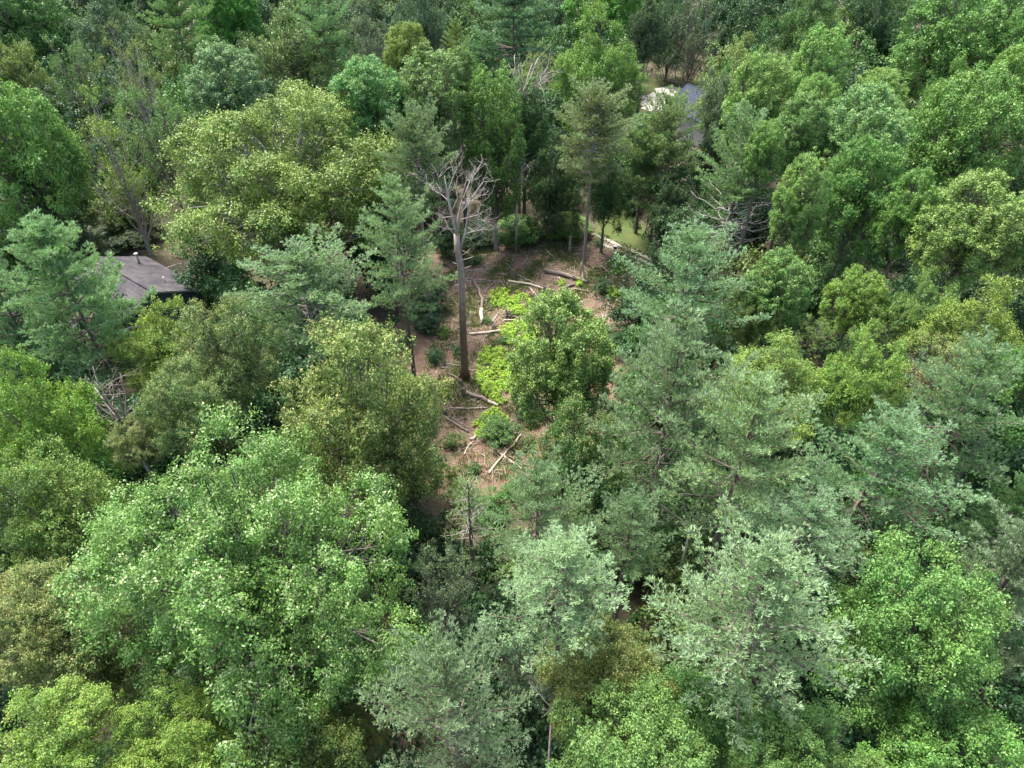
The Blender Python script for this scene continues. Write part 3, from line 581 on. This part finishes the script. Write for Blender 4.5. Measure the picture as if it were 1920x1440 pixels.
while yy < 235:
    hw = (yy * CP + CAM_H * SP) * .78 + 4; xx = -hw; st = 7.0 + yy * .035
    while xx < hw:
        x = xx + ur.uniform(-2, 2); y = yy + ur.uniform(-2, 2); xx += st
        if not clear_of(x, y) or not clear_of(x, y - 3.5): continue
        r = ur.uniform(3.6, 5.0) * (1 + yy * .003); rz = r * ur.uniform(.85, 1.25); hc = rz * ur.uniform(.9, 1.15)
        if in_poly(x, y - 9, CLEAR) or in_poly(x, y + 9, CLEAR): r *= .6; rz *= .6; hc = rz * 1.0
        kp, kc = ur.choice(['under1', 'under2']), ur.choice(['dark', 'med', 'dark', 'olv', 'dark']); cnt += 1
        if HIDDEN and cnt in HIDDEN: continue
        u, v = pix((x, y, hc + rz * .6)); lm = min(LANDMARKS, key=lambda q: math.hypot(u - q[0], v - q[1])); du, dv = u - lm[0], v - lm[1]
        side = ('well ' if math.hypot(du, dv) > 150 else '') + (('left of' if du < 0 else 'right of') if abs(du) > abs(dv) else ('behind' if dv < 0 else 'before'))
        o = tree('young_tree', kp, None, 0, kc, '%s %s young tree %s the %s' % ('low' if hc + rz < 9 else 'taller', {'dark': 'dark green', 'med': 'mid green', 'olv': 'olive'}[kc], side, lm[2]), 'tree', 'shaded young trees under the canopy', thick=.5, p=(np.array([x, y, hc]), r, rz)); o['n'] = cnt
    yy += st * .95
for yf in (168, 196, 228, 264):
    hw = (yf * CP + CAM_H * SP) * .8; xf = -hw
    while xf < hw:
        x, y = xf + ur.uniform(-3, 3), yf + ur.uniform(-6, 6); xf += 13 + yf * .02; r = ur.uniform(5.5, 8); rz = r * ur.uniform(.95, 1.2); hc = ur.uniform(9, 12.5)
        if -5 < x - .22 * y < 12 and y < 185: continue
        u, v = pix((x, y, hc + rz)); lm = min(LANDMARKS, key=lambda q: math.hypot(u - q[0], v - q[1]))
        tree('forest_tree', ur.choice(['dome1', 'dome3', 'oak1', 'oak2']), None, 0, ur.choice(['med', 'dark', 'blu', 'med']), 'distant green tree past the %s at the top edge' % lm[2], 'tree', 'distant trees along the far edge', p=(np.array([x, y, hc]), r, rz))
print('young trees', cnt)

# undergrowth
def scatter_leaves(name, pts, hts, nl, leaf, rad, col, mat, seed, upb=.8):
    rng = np.random.default_rng(seed); pts = np.asarray(pts); k = np.repeat(np.arange(len(pts)), nl); m = len(k)
    dl = unit(rng.normal(size=(m, 3)) + [0, 0, .6]); P = np.stack([pts[k, 0], pts[k, 1], np.array([gz(a, b) for a, b in pts])[k] + np.asarray(hts)[k] * .4], 1) + dl * np.stack([rad[k], rad[k], np.asarray(hts)[k] * .6], 1) * rng.uniform(.3, 1, (m, 1))
    L = leaf * rng.uniform(.6, 1.4, m); V, F = leaf_quads(P, dl * .5 + [0, 0, upb] + rng.normal(size=(m, 3)) * .4, L, L * .5, rng)
    cv = rng.uniform(0, 1, len(pts)); o = link(name, mesh_np(name, V, F, M[mat], {'var': .5 * cv[k] + .5 * rng.uniform(0, 1, m), 'hue': rng.uniform(0, 1, m), 'tip': np.zeros(m)}))
    o.color = PAL[col] + (1,) if isinstance(col, str) else col + (1,)
    return tag(o, kind='stuff')
rng = np.random.default_rng(3)
P = []
while len(P) < 2600:
    y = rng.uniform(2, 200); x = rng.uniform(-1, 1) * (y * .62 + 30)
    if clear_of(x, y): P.append((x, y))
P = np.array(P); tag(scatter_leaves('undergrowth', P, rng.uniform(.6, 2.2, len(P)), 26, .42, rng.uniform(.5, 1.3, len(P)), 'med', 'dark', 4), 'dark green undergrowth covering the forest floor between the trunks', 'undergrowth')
# ferns: bright patches
FERN = [[(918,550),(930,543),(960,545),(988,556),(1000,575),(985,592),(960,590),(925,580)],[(936,622),(958,608),(990,604),(1010,630),(990,655),(950,648)],
        [(896,668),(908,654),(935,654),(965,672),(1000,690),(1000,715),(975,730),(962,750),(935,765),(908,742),(896,720)],[(1145,497),(1160,487),(1180,494),(1176,510),(1155,517)],
        [(886,800),(905,780),(930,768),(955,790),(930,822),(895,822)],[(1130,545),(1150,540),(1165,556),(1140,562)],[(1080,530),(1092,527),(1096,536),(1082,539)],[(1040,527),(1056,524),(1060,534),(1042,538)]]
fl = ['bright lime green fern patch above the round clearing tree','small lime fern patch left of the round clearing tree','largest lime green fern patch right of the tall dead trunk','lime fern patch below the driveway','small lime fern patch beside the dark clearing bush','tiny lime fern patch by the young sapling','tiny lime fern patch at the log pile','tiny lime fern patch behind the white log']
for i, f in enumerate(FERN):
    g = G(f); xs = [p[0] for p in g]; ys = [p[1] for p in g]; Q = []
    area = (max(xs) - min(xs)) * (max(ys) - min(ys)); tries = int(area * 15)
    for _ in range(tries):
        x, y = rng.uniform(min(xs), max(xs)), rng.uniform(min(ys), max(ys))
        if in_poly(x, y, g) and math.sin(x * 1.7 + y * .9) + math.sin(y * 1.9 - x) + rng.normal() * .7 > -1.0: Q.append((x, y))
    if Q:
        Q = np.array(Q); o = scatter_leaves('fern_patch', Q, rng.uniform(.25, .85, len(Q)), 26, .19, rng.uniform(.2, .45, len(Q)), (.25, .40, .035), 'oak', 30 + i, 1.0); tag(o, fl[i], 'ferns')
# weeds and grass in the clearing
Q, Q2 = [], []; gx = [p[0] for p in CLEAR]; gy = [p[1] for p in CLEAR]
while len(Q) < 5200:
    x, y = rng.uniform(min(gx), max(gx)), rng.uniform(min(gy), max(gy))
    if in_poly(x, y, CLEAR):
        nv = math.sin(x * .55 + 1.3) * math.sin(y * .42) + .6 * math.sin(x * 1.3 - y * .8) + rng.normal() * .45
        if nv > .0: Q.append((x, y))
Q = np.array(Q); k = np.repeat(np.arange(len(Q)), 12); m = len(k); b0 = np.stack([Q[k, 0] + rng.normal(size=m) * .22, Q[k, 1] + rng.normal(size=m) * .22, np.array([gz(a, b) for a, b in Q])[k]], 1)
V, F = blades(b0, np.array([0, 0, 1.]) + rng.normal(size=(m, 3)) * .5, rng.uniform(.15, .45, m), .07, rng)
o = link('weeds', mesh_np('weeds', V, F, M['oak'], {'var': rng.uniform(0, 1, m), 'hue': rng.uniform(0, 1, m), 'tip': (rng.uniform(size=m) < .18) * .6})); o.color = (.10, .16, .045, 1); tag(o, 'grass and weeds growing through the brown litter of the clearing', 'weeds', kind='stuff')
# loose sticks
T = Tubes()
for _ in range(1300):
    while True:
        x, y = rng.uniform(min(gx), max(gx)), rng.uniform(min(gy), max(gy))
        if in_poly(x, y, CLEAR): break
    a = rng.uniform(0, 6.28); L = rng.uniform(.4, 2.2) ** 1.1; z = gz(x, y) + .06; dx, dy = math.cos(a) * L / 2, math.sin(a) * L / 2
    T.add([(x - dx, y - dy, z), (x + rng.normal() * .08, y + rng.normal() * .08, z + rng.uniform(.02, .15)), (x + dx, y + dy, z + rng.uniform(0, .2))], [.03, .026, .012], 4)
tag(link('fallen_twigs', T.mesh('fallen_twigs', M['logpale'])), 'pale loose twigs and slash littering the clearing floor', 'twigs', kind='stuff')

# fallen logs
LOGS = [
([(882,522),(890,530),(898,543),(904,563),(903,582)],.42,'log','curved dark log lying left of the upper fern patch'),
([(903,582),(902,594),(904,606)],.52,'logpale','split pale butt end of the curved log'),
([(948,492),(977,520)],.24,'log','thin dark log slanting behind the pale log'),
([(1022,507),(1045,512),(1075,522),(1102,531)],.62,'log','thickest grey log at the back right of the clearing'),
([(953,527),(993,533),(1010,538),(1040,544)],.34,'logpale','long whitish log above the round clearing tree'),
([(974,516),(1000,529),(1033,541)],.26,'log','brown log running beside the whitish log'),
([(868,508),(895,505),(923,504)],.16,'bone','bleached pole, upper of two behind the tall dead trunk'),
([(866,522),(900,523),(945,528)],.16,'bone','bleached pole, lower of two behind the tall dead trunk'),
([(880,627),(915,625),(950,620)],.36,'logpale','short tan log left of the round clearing tree'),
([(921,607),(934,587)],.2,'bone','short white pole leaning toward the upper fern patch'),
([(873,737),(900,748),(915,755)],.5,'log','stout grey log beside the largest fern patch'),
([(914,754),(934,763)],.36,'logpale','pale stripped end beyond the stout grey log'),
([(843,765),(880,766),(914,766)],.2,'bone','straight white pole below the stout grey log'),
([(833,782),(855,796),(878,811)],.28,'log','grey log at the lower left of the clearing'),
([(840,779),(868,796)],.14,'bone','thin white pole lying along the lower left grey log'),
([(840,700),(853,706),(867,717)],.2,'log','short stick like log left of the tall dead trunk base'),
([(823,681),(845,683),(866,688)],.14,'bone','thin pale pole running from the tall dead trunk toward the tan oak'),
([(820,690),(845,689)],.12,'bone','shorter thin pale pole just below its longer twin by the tan oak'),
([(917,889),(930,870),(945,853),(962,835),(980,812)],.24,'logpale','long pole crossing the others at the bottom of the clearing'),
([(933,848),(955,862),(980,880)],.2,'logpale','pole crossed under the long one, nearer the pine'),
([(930,844),(960,858),(990,874)],.16,'log','darker pole crossed under the long one, on its upper side'),
([(944,843),(966,850),(985,853)],.12,'bone','thin stick to the right of the crossed poles'),
([(870,854),(878,838),(888,828)],.18,'logpale','bent pole beside the small bottom bush'),
([(882,826),(894,818)],.34,'logpale','short sawn piece left of the middle bush'),
([(1127,498),(1150,519)],.24,'log','dark slanting log below the driveway'),
([(1128,500),(1142,489)],.18,'logpale','short pale branch forking from the dark slanting log'),
([(991,466),(1018,481)],.2,'log','thin dark log in the shade at the back of the clearing'),
([(1023,466),(1041,485)],.24,'log','second thin dark log in the shade near the bare pine trunk'),
([(993,539),(1009,558)],.18,'logpale','thin tan stick right of the upper fern patch'),
([(1048,518),(1060,540)],.18,'logpale','thin tan stick leaning on the thickest log'),
([(908,545),(930,525)],.1,'bone','thin grey switch above the upper fern patch'),
([(1052,541),(1078,533)],.4,'log','short brown log in the debris behind the round clearing tree'),
([(1075,541),(1108,548)],.24,'log','brown branch in the debris pile'),
([(945,601),(978,604)],.22,'logpale','pale log beside the upturned root'),
([(1003,509),(1050,520)],.12,'bone','long thin pale pole beside the thickest log'),
]
lr = np.random.default_rng(12)
for pts, dia, mt, lab in LOGS:
    W = np.array([at(u, v, .1) for u, v in pts]); W[:, 2] = [gz(a, b) + dia * .42 + .03 for a, b in W[:, :2]]
    if len(W) == 2: W = np.array([W[0], (W[0] + W[1]) / 2 + lr.normal(size=3) * .06, W[1]])
    t = np.linspace(0, 1, 9); s = np.linspace(0, 1, len(W)); W = np.stack([np.interp(t, s, W[:, i]) for i in range(3)], 1); W[1:-1] += lr.normal(size=(7, 3)) * dia * .07
    base = W[4].copy(); T = Tubes(); T.add(W - base, np.linspace(.5, .36, 9) * dia * lr.uniform(.92, 1.08, 9), 9)
    for _ in range(int(lr.integers(1, 5))):
        i = int(lr.integers(1, 8)); dd = unit(lr.normal(size=3) + [0, 0, 1.0]); l = lr.uniform(.25, .8) * (1 + dia); T.add([W[i] - base, W[i] - base + dd * l * .6, W[i] - base + dd * l + lr.normal(size=3) * .08], [dia * .12, dia * .08, dia * .03], 5)
    me = T.mesh('fallen_log', M[mt]); o = link('fallen_log', me, None, base); tag(o, lab, 'log', 'fallen logs in the clearing')

def stump(u, v, r, h, mt, lab, lean=(0, 0), jag=.3):
    import bmesh
    p = at(u, v, 0); p[2] = gz(p[0], p[1]); rg = np.random.default_rng(int(u)); bm = bmesh.new(); n = 12; rings = []
    for z, k in ((-.05, 1.5), (.08, 1.15), (.3 * h, 1.0), (.75 * h, .93), (h, .9)):
        rings.append([bm.verts.new((math.cos(a) * r * k * rg.uniform(.92, 1.08) + lean[0] * z, math.sin(a) * r * k * rg.uniform(.92, 1.08) + lean[1] * z, z + (rg.uniform(0, jag) if z == h else 0))) for a in np.arange(n) * 2 * math.pi / n])
    for a, b in zip(rings, rings[1:]):
        for i in range(n): bm.faces.new((a[i], a[(i + 1) % n], b[(i + 1) % n], b[i]))
    c = bm.verts.new((lean[0] * h, lean[1] * h, h - .06))
    for i in range(n): bm.faces.new((rings[-1][i], rings[-1][(i + 1) % n], c))
    me = bpy.data.meshes.new('stump'); bm.to_mesh(me); bm.free(); me.materials.append(M[mt])
    return tag(link('tree_stump', me, None, p), lab, 'stump', 'stumps in the clearing')
for a in [(927,620,.28,.55,'log','dark stump behind the short tan log'),(961,520,.3,1.2,'log','tall broken stump at the left end of the whitish log'),(988,505,.26,1.0,'log','broken stump in the weeds behind the whitish log'),
          (864,722,.22,.6,'log','small dark stump just below the tall dead trunk'),(869,742,.25,.9,'log','dark stump at the left end of the stout grey log'),(1021,547,.22,.8,'log','dark stump beside the round clearing tree top'),
          (835,778,.22,.5,'log','dark stump at the edge under the tan oak'),(1087,523,.14,2.2,'logpale','left one of two pale splintered snags on the thickest log',(.02,.05),.6),(1098,527,.16,2.1,'logpale','right one of two pale splintered snags on the thickest log',(-.25,.1),.6),
          (1068,468,.2,2.2,'bark_pale','slim grey stub under the low green tree at the back')]: stump(*a)
# upturned root plate
T = Tubes(); rg = np.random.default_rng(5)
for i in range(34):
    dd = unit(rg.normal(size=3) * [1, .35, 1] + [0, 0, .5]); T.add([(0, 0, .3), dd * .5 + [0, 0, .3], dd * rg.uniform(.7, 1.3) + [0, 0, .3] + rg.normal(size=3) * .1], [.16, .08, .015], 5)
p = at(953, 596); p[2] = gz(p[0], p[1]); tag(link('upturned_root', T.mesh('upturned_root', M['log']), None, p), 'dark upturned root just below the upper fern patch', 'root')

# ------------------------------------------------------------------ standing dead tree
def grow(T, p, dirn, L, r, depth_, rng, up=.1, spread=.7, seg=5, sides=6, kink=.18, side=2):
    pts = [np.array(p, float)]; dcur = unit(np.array(dirn, float))
    for i in range(seg):
        dcur = unit(dcur + rng.normal(size=3) * kink + np.array([0, 0, up])); pts.append(pts[-1] + dcur * L / seg)
    rad = np.linspace(r, r * .45, seg + 1); T.add(pts, rad, max(3, sides), True)
    if depth_ > 0:
        for i in range(1, seg + 1):
            for _ in range(side if i > 1 else 1):
                if rng.uniform() < .75: grow(T, pts[i], unit(dcur * .7 + rng.normal(size=3) * spread), L * rng.uniform(.35, .6), rad[i] * .55, depth_ - 1, rng, up, spread, max(3, seg - 1), sides - 1, kink, side)
    return pts
B = at(872, 710); B[2] = gz(B[0], B[1]); top1 = at(836, 372, 19.5); fork = at(858, 440, 17.2)
root = bpy.data.objects.new('dead_tree', None); C.objects.link(root); root.location = B
tag(root, 'tall standing dead tree with a forked bare grey crown', 'tree')
def H_(u, v, D=None):
    """point on the upright plane through the dead tree"""
    x, y = (u - 960) / FPX, (720 - v) / FPX; dz = -SP + y * CP; dy = CP + y * SP; t = B[1] / dy
    return np.array([x * t, B[1], CAM_H + dz * t]) - B
rg = np.random.default_rng(8); T = Tubes()
line = [H_(872, 712), H_(871, 690), H_(869, 640), H_(866, 560), H_(864, 500), H_(858, 470), H_(856, 440)]
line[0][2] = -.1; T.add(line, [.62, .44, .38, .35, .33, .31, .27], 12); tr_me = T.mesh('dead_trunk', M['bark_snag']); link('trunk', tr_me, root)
T = Tubes()
stemA = [H_(858, 445), H_(850, 415) , H_(843, 385), H_(837, 350), H_(833, 330)]; stemB = [H_(857, 440), H_(859, 410), H_(864, 385), H_(866, 372)]; stemC = [H_(858, 470), H_(853, 455), H_(848, 440)]
stemD = [H_(862, 470), H_(872, 440), H_(876, 410), H_(879, 385), H_(880, 372)]
for st, r0 in ((stemA, .18), (stemB, .16), (stemD, .11)): T.add(st, np.linspace(r0, r0 * .18, len(st)), 8)
link('main_fork', T.mesh('dead_fork', M['bone']), root)
T = Tubes()
def limb(points, r0, dpt=2, n=3):
    r0 *= .5; P_ = [H_(u, v) + np.array([0, dy, 0]) for u, v, dy in points]; T.add(P_, np.linspace(r0, r0 * .4, len(P_)), 5)
    for i in range(1, len(P_)):
        for _ in range(n): grow(T, P_[i], unit((P_[i] - P_[i - 1]) * .6 + rg.normal(size=3) * .8 + [0, 0, .3]), rg.uniform(.7, 1.6), r0 * .4, dpt, rg, .12, .8, 4, 4, .25, 1)
limb([(866,385,0),(885,374,.5),(905,350,1),(925,352,1.4)], .11); limb([(866,375,0),(870,350,-.5),(875,330,-1),(885,325,-1.2)], .10); limb([(862,395,0),(884,365,-1),(884,335,-1.5),(888,325,-1.6)], .11)
limb([(848,400,0),(838,382,.8),(825,375,1.2),(812,372,1.6),(800,360,1.8)], .10); limb([(840,365,0),(828,345,-.8),(824,325,-1),(832,312,-1)], .09); limb([(840,360,0),(848,340,.8),(856,322,1),(853,310,1)], .09)
limb([(846,398,0),(857,380,1),(853,362,1.3),(856,345,1.5)], .08); limb([(864,400,0),(880,388,1),(900,380,1.5),(918,382,2)], .10); limb([(870,440,0),(890,436,.4),(905,438,.8),(918,440,1)], .10)
limb([(862,412,0),(880,412,.5),(895,412,1),(905,425,1.3),(917,435,1.6)], .11); limb([(852,405,0),(835,400,-.8),(825,398,-1.2)], .07); limb([(856,430,0),(838,420,-1),(822,408,-1.6)], .07)
limb([(858,450,0),(840,434,.8),(828,415,1.2)], .07); limb([(868,372,0),(880,355,2),(892,345,2.6),(900,330,3)], .09); limb([(866,380,0),(875,360,-2),(890,352,-2.5),(903,332,-3)], .09)
limb([(876,425,0),(892,420,-1.5),(900,405,-2),(897,392,-2)], .08)
for v in range(470, 650, 9):
    if v == 470: link('dead_branches', T.mesh('dead_branches', M['bone']), root); T = Tubes()
    q = H_(868 - (712 - v) * .02 + 3, v); sd = rg.choice([-1, 1, 1]); l = rg.uniform(.5, 1.6); dd = unit(np.array([sd, rg.normal() * .6, rg.uniform(-.1, .5)])); T.add([q, q + dd * (l * .6), q + dd * l + [0, 0, rg.uniform(-.1, .25)]], [.05, .035, .012], 4)
link('branch_stubs', T.mesh('branch_stubs', M['bone']), root)['kind'] = 'stuff'

def twig_fan(u, v, h, spread, n, label, mat='bone', lean=(0, 0), L=2.6, r=.09, z0=0.0, dpt=3):
    p = at(u, v, z0); base = np.array([p[0], p[1], gz(p[0], p[1])]); rt = bpy.data.objects.new('bare_shrub', None); C.objects.link(rt); rt.location = base
    rg = np.random.default_rng(int(u + v)); T = Tubes()
    T.add([(0, 0, -.05), (.05, 0, z0 * .5), (0, 0, z0 + .1)] if z0 > 0 else [(0, 0, -.1), (0, 0, .3), (0, 0, .5)], [r * 2.2, r * 1.8, r * 1.5], 8); link('trunk', T.mesh('shrub_trunk', M[mat]), rt)
    T = Tubes()
    for i in range(n):
        a = i * 6.283 / n + rg.uniform(-.3, .3); grow(T, (0, 0, z0), (math.cos(a) * spread + lean[0], math.sin(a) * spread + lean[1], 1), h * rg.uniform(.8, 1.1), r, dpt, rg, .05, .5, 5, 5, .12, 1)
    link('branches', T.mesh('shrub_branches', M[mat]), rt); tag(rt, label, 'dead tree'); return rt
twig_fan(238, 800, 4.6, .45, 7, 'leafless grey shrub like tree between the yellow green oak and the olive tan oak', lean=(-.35, .1), z0=12)
twig_fan(975, 190, 6.0, .7, 9, 'bleached leafless crown fanning out behind the tall narrow tulip tree', lean=(.3, .1), z0=17.5)
twig_fan(968, 345, 4.4, .6, 6, 'grey dead twiggy crown in the shade right of the tall narrow tulip tree', z0=10)
twig_fan(1295, 990, 3.4, .9, 6, 'grey tangle of dead twigs in the black gap left of the giant front pine', z0=11, r=.05)
twig_fan(1035, 1330, 1.6, .9, 3, 'small bleached dead branch poking out beside the rusty tipped oak', z0=15.5, r=.03, dpt=2)

# ------------------------------------------------------------------ houses
def quad_box(name, mat, parent, P8):
    me = bpy.data.meshes.new(name); me.from_pydata([tuple(map(float, p)) for p in P8], [], [(0, 1, 2, 3), (7, 6, 5, 4), (0, 4, 5, 1), (1, 5, 6, 2), (2, 6, 7, 3), (3, 7, 4, 0)]); me.materials.append(mat); me.update()
    return link(name, me, parent)
def gable_house(name, ridge_end, ax, length, half, wall_h, ridge_h, roofmat, wallmat, label, over=.4):
    """ridge_end: ground point under the near ridge end; ax: unit vector along the ridge away from the gable in view"""
    rt = bpy.data.objects.new(name, None); C.objects.link(rt); g = gz(ridge_end[0], ridge_end[1]); rt.location = (ridge_end[0], ridge_end[1], g)
    ax = np.array([ax[0], ax[1], 0.]); ax = unit(ax); sx = np.array([ax[1], -ax[0], 0.]); Z = np.array([0, 0, 1.])
    slope = (ridge_h - wall_h) / half; L = length; th = .16
    # walls
    a, b = ax * over, ax * (L - over); hw = half - over
    V = []; 
    for q in (a, b): V += [q - sx * hw - Z * .1, q + sx * hw - Z * .1, q + sx * hw + Z * (wall_h + over * slope - .02), q + Z * (ridge_h - .1), q - sx * hw + Z * (wall_h + over * slope - .02)]
    F = [(0, 1, 2, 3, 4), (9, 8, 7, 6, 5), (0, 4, 9, 5), (1, 6, 7, 2)]
    me = bpy.data.meshes.new('wall'); me.from_pydata([tuple(map(float, p)) for p in V], [], F); me.materials.append(wallmat); me.update(); wall = link('wall', me, rt)
    for s in (-1, 1):
        e0 = sx * s * half + Z * wall_h; r0 = Z * ridge_h; rt_ = []
        # courses of shingles: overlapping strips
        n = 14; me_v, me_f = [], []
        slab = quad_box('roof', roofmat, rt, [e0, e0 + ax * L, r0 + ax * L, r0, e0 + Z * th, e0 + ax * L + Z * th, r0 + ax * L + Z * th, r0 + Z * th])
        for k in range(n):
            t0, t1 = k / n, (k + 1.15) / n; t1 = min(t1, 1); p0 = e0 + (r0 - e0) * t0; p1 = e0 + (r0 - e0) * t1; i = len(me_v)
            me_v += [p0 + Z * (th + .004), p0 + ax * L + Z * (th + .004), p1 + ax * L + Z * (th + .006), p1 + Z * (th + .006), p0 + Z * (th + .035), p0 + ax * L + Z * (th + .035)]
            me_f += [(i, i + 1, i + 5, i + 4), (i + 4, i + 5, i + 2, i + 3)]
        me = bpy.data.meshes.new('shingle_courses'); me.from_pydata([tuple(map(float, p)) for p in me_v], [], me_f); me.materials.append(roofmat); me.update(); o = link('shingle_courses', me, slab); o['kind'] = 'stuff'
        # fascia on the gable edge
        q = -ax * .04; quad_box('rake_board', M['metal'] if wallmat == M['bluewall'] else roofmat, rt, [e0 + q - Z * .06, e0 + ax * -.003 - Z * .06, r0 - ax * .003 - Z * .06, r0 + q - Z * .06, e0 + q + Z * (th + .02), e0 - ax * .003 + Z * (th + .02), r0 - ax * .003 + Z * (th + .02), r0 + q + Z * (th + .02)])
    T = Tubes(); T.add([r0 + Z * (th + .01) - ax * .02, r0 + ax * (L / 2) + Z * (th + .02), r0 + ax * (L + .02) + Z * (th + .01)], [.11] * 3, 6); link('ridge_cap', T.mesh('ridge_cap', roofmat), rt)
    tag(rt, label, 'house'); return rt, ax, sx, slope
RH, WH = 6.6, 4.0
r1 = at(285, 550, RH); e1_ = at(357, 529, WH); r2 = at(214, 508, RH)
ax = unit((r2 - r1)[:2]); sxv = np.array([ax[1], -ax[0]]); dd = (e1_ - r1)[:2]; print('house ridge', r1, 'eave', e1_, 'along', dd @ ax, 'across', dd @ sxv)
half = abs(dd @ sxv); far = at(255, 467, WH); L = abs((far - e1_)[:2] @ ax); print('half', half, 'len', L)
hs, ax3, sx3, sl = gable_house('house', r1, ax, max(L, 9), half, WH, RH, M['shingle'], M['bluewall'], 'low house with weathered dark shingle roof and blue gable wall under the airy pine')
s_ = 1 if dd @ sxv > 0 else -1
def on_roof(a, f):  # a metres along, f fraction from ridge to eave
    return ax3 * a + sx3 * s_ * half * f + np.array([0, 0, RH - (RH - WH) * f + .17])
def cyl(name, p, r, h, mat, parent, cap=None):
    T = Tubes(); T.add([p, p + [0, 0, h]], [r, r], 10)
    if cap: T.add([p + [0, 0, h], p + [0, 0, h + .08], p + [0, 0, h + .2], p + [0, 0, h + .24]], [r * .9, r * 2.1, r * 1.6, .02], 10)
    return link(name, T.mesh(name, mat), parent)
cyl('flue', on_roof(L * .80, .66), .13, 1.1, M['metal'], hs, True)
cyl('vent_pipe', on_roof(L * .22, .5), .06, .75, M['white'], hs); cyl('vent_cap', on_roof(L * .14, .78), .14, .25, M['metal'], hs)
T = Tubes(); T.add([on_roof(L * .62, .97), on_roof(L * .60, 1.15) + [0, 0, .5], on_roof(L * .58, 1.5) + [0, 0, 1.0]], [.06, .05, .03], 5)
tag(link('fallen_branch', T.mesh('fallen_branch', M['bone'])), 'bare branch hanging off the far eave of the weathered roof', 'branch'); bpy.data.objects['fallen_branch'].location = hs.location
# lower wing of the house seen through the pine
w2 = at(245, 625, 3.6); gable_house('outbuilding', w2, ax, 9, 4.2, 2.6, 4.0, M['shingle'], M['bluewall'], 'lower shed roof showing as grey patches through the pine below the house')
# window and corner boards on the gable wall
for k, (f, z0, z1) in enumerate([(.42, 1.2, 2.4)]):
    c = ax3 * .36 + sx3 * s_ * half * f; q = sx3 * .5; Z = np.array([0, 0, 1.]); fr = quad_box('window', M['white'], hs, [c - q + Z * z0, c + q + Z * z0, c + q + Z * z1, c - q + Z * z1] + [x + ax3 * .035 for x in (c - q + Z * z0, c + q + Z * z0, c + q + Z * z1, c - q + Z * z1)])
    q2 = sx3 * .42; quad_box('pane', M['glass'], fr, [c - q2 + Z * (z0 + .08) - ax3 * .01, c + q2 + Z * (z0 + .08) - ax3 * .01, c + q2 + Z * (z1 - .08) - ax3 * .01, c - q2 + Z * (z1 - .08) - ax3 * .01] + [x - ax3 * .003 for x in (c - q2 + Z * (z0 + .08), c + q2 + Z * (z0 + .08), c + q2 + Z * (z1 - .08), c - q2 + Z * (z1 - .08))])
# slate roofed house at the gravel yard
R1 = at(1289, 160, 7.4); E1 = at(1253, 209, 4.2); R2 = at(1340, 178, 7.4)
ax = unit((R2 - R1)[:2]); sxv = np.array([ax[1], -ax[0]]); dd = (E1 - R1)[:2]; print('house2', R1, E1, dd @ ax, dd @ sxv)
gable_house('house', R1, ax, 13, max(4.0, abs(dd @ sxv)), 4.2, 7.4, M['slate'], M['metal'], 'house with smooth blue grey slate roof beside the gravel yard')
# small post box beside the near driveway track
p = at(1152, 474); rt = bpy.data.objects.new('post_box', None); C.objects.link(rt); rt.location = (p[0], p[1], gz(p[0], p[1]))
def bx(name, x0, x1, y0, y1, z0, z1, mat, par): return quad_box(name, mat, par, [(x0, y0, z0), (x1, y0, z0), (x1, y1, z0), (x0, y1, z0), (x0, y0, z1), (x1, y0, z1), (x1, y1, z1), (x0, y1, z1)])
bx('post', -.06, .06, -.06, .06, -.1, .72, M['white'], rt); bx('box', -.22, .22, -.25, .25, .72, 1.05, M['black'], rt); bx('lid', -.2, .2, -.27, .27, 1.053, 1.12, M['white'], rt)
tag(rt, 'small black and white post box beside the near driveway track', 'post box')
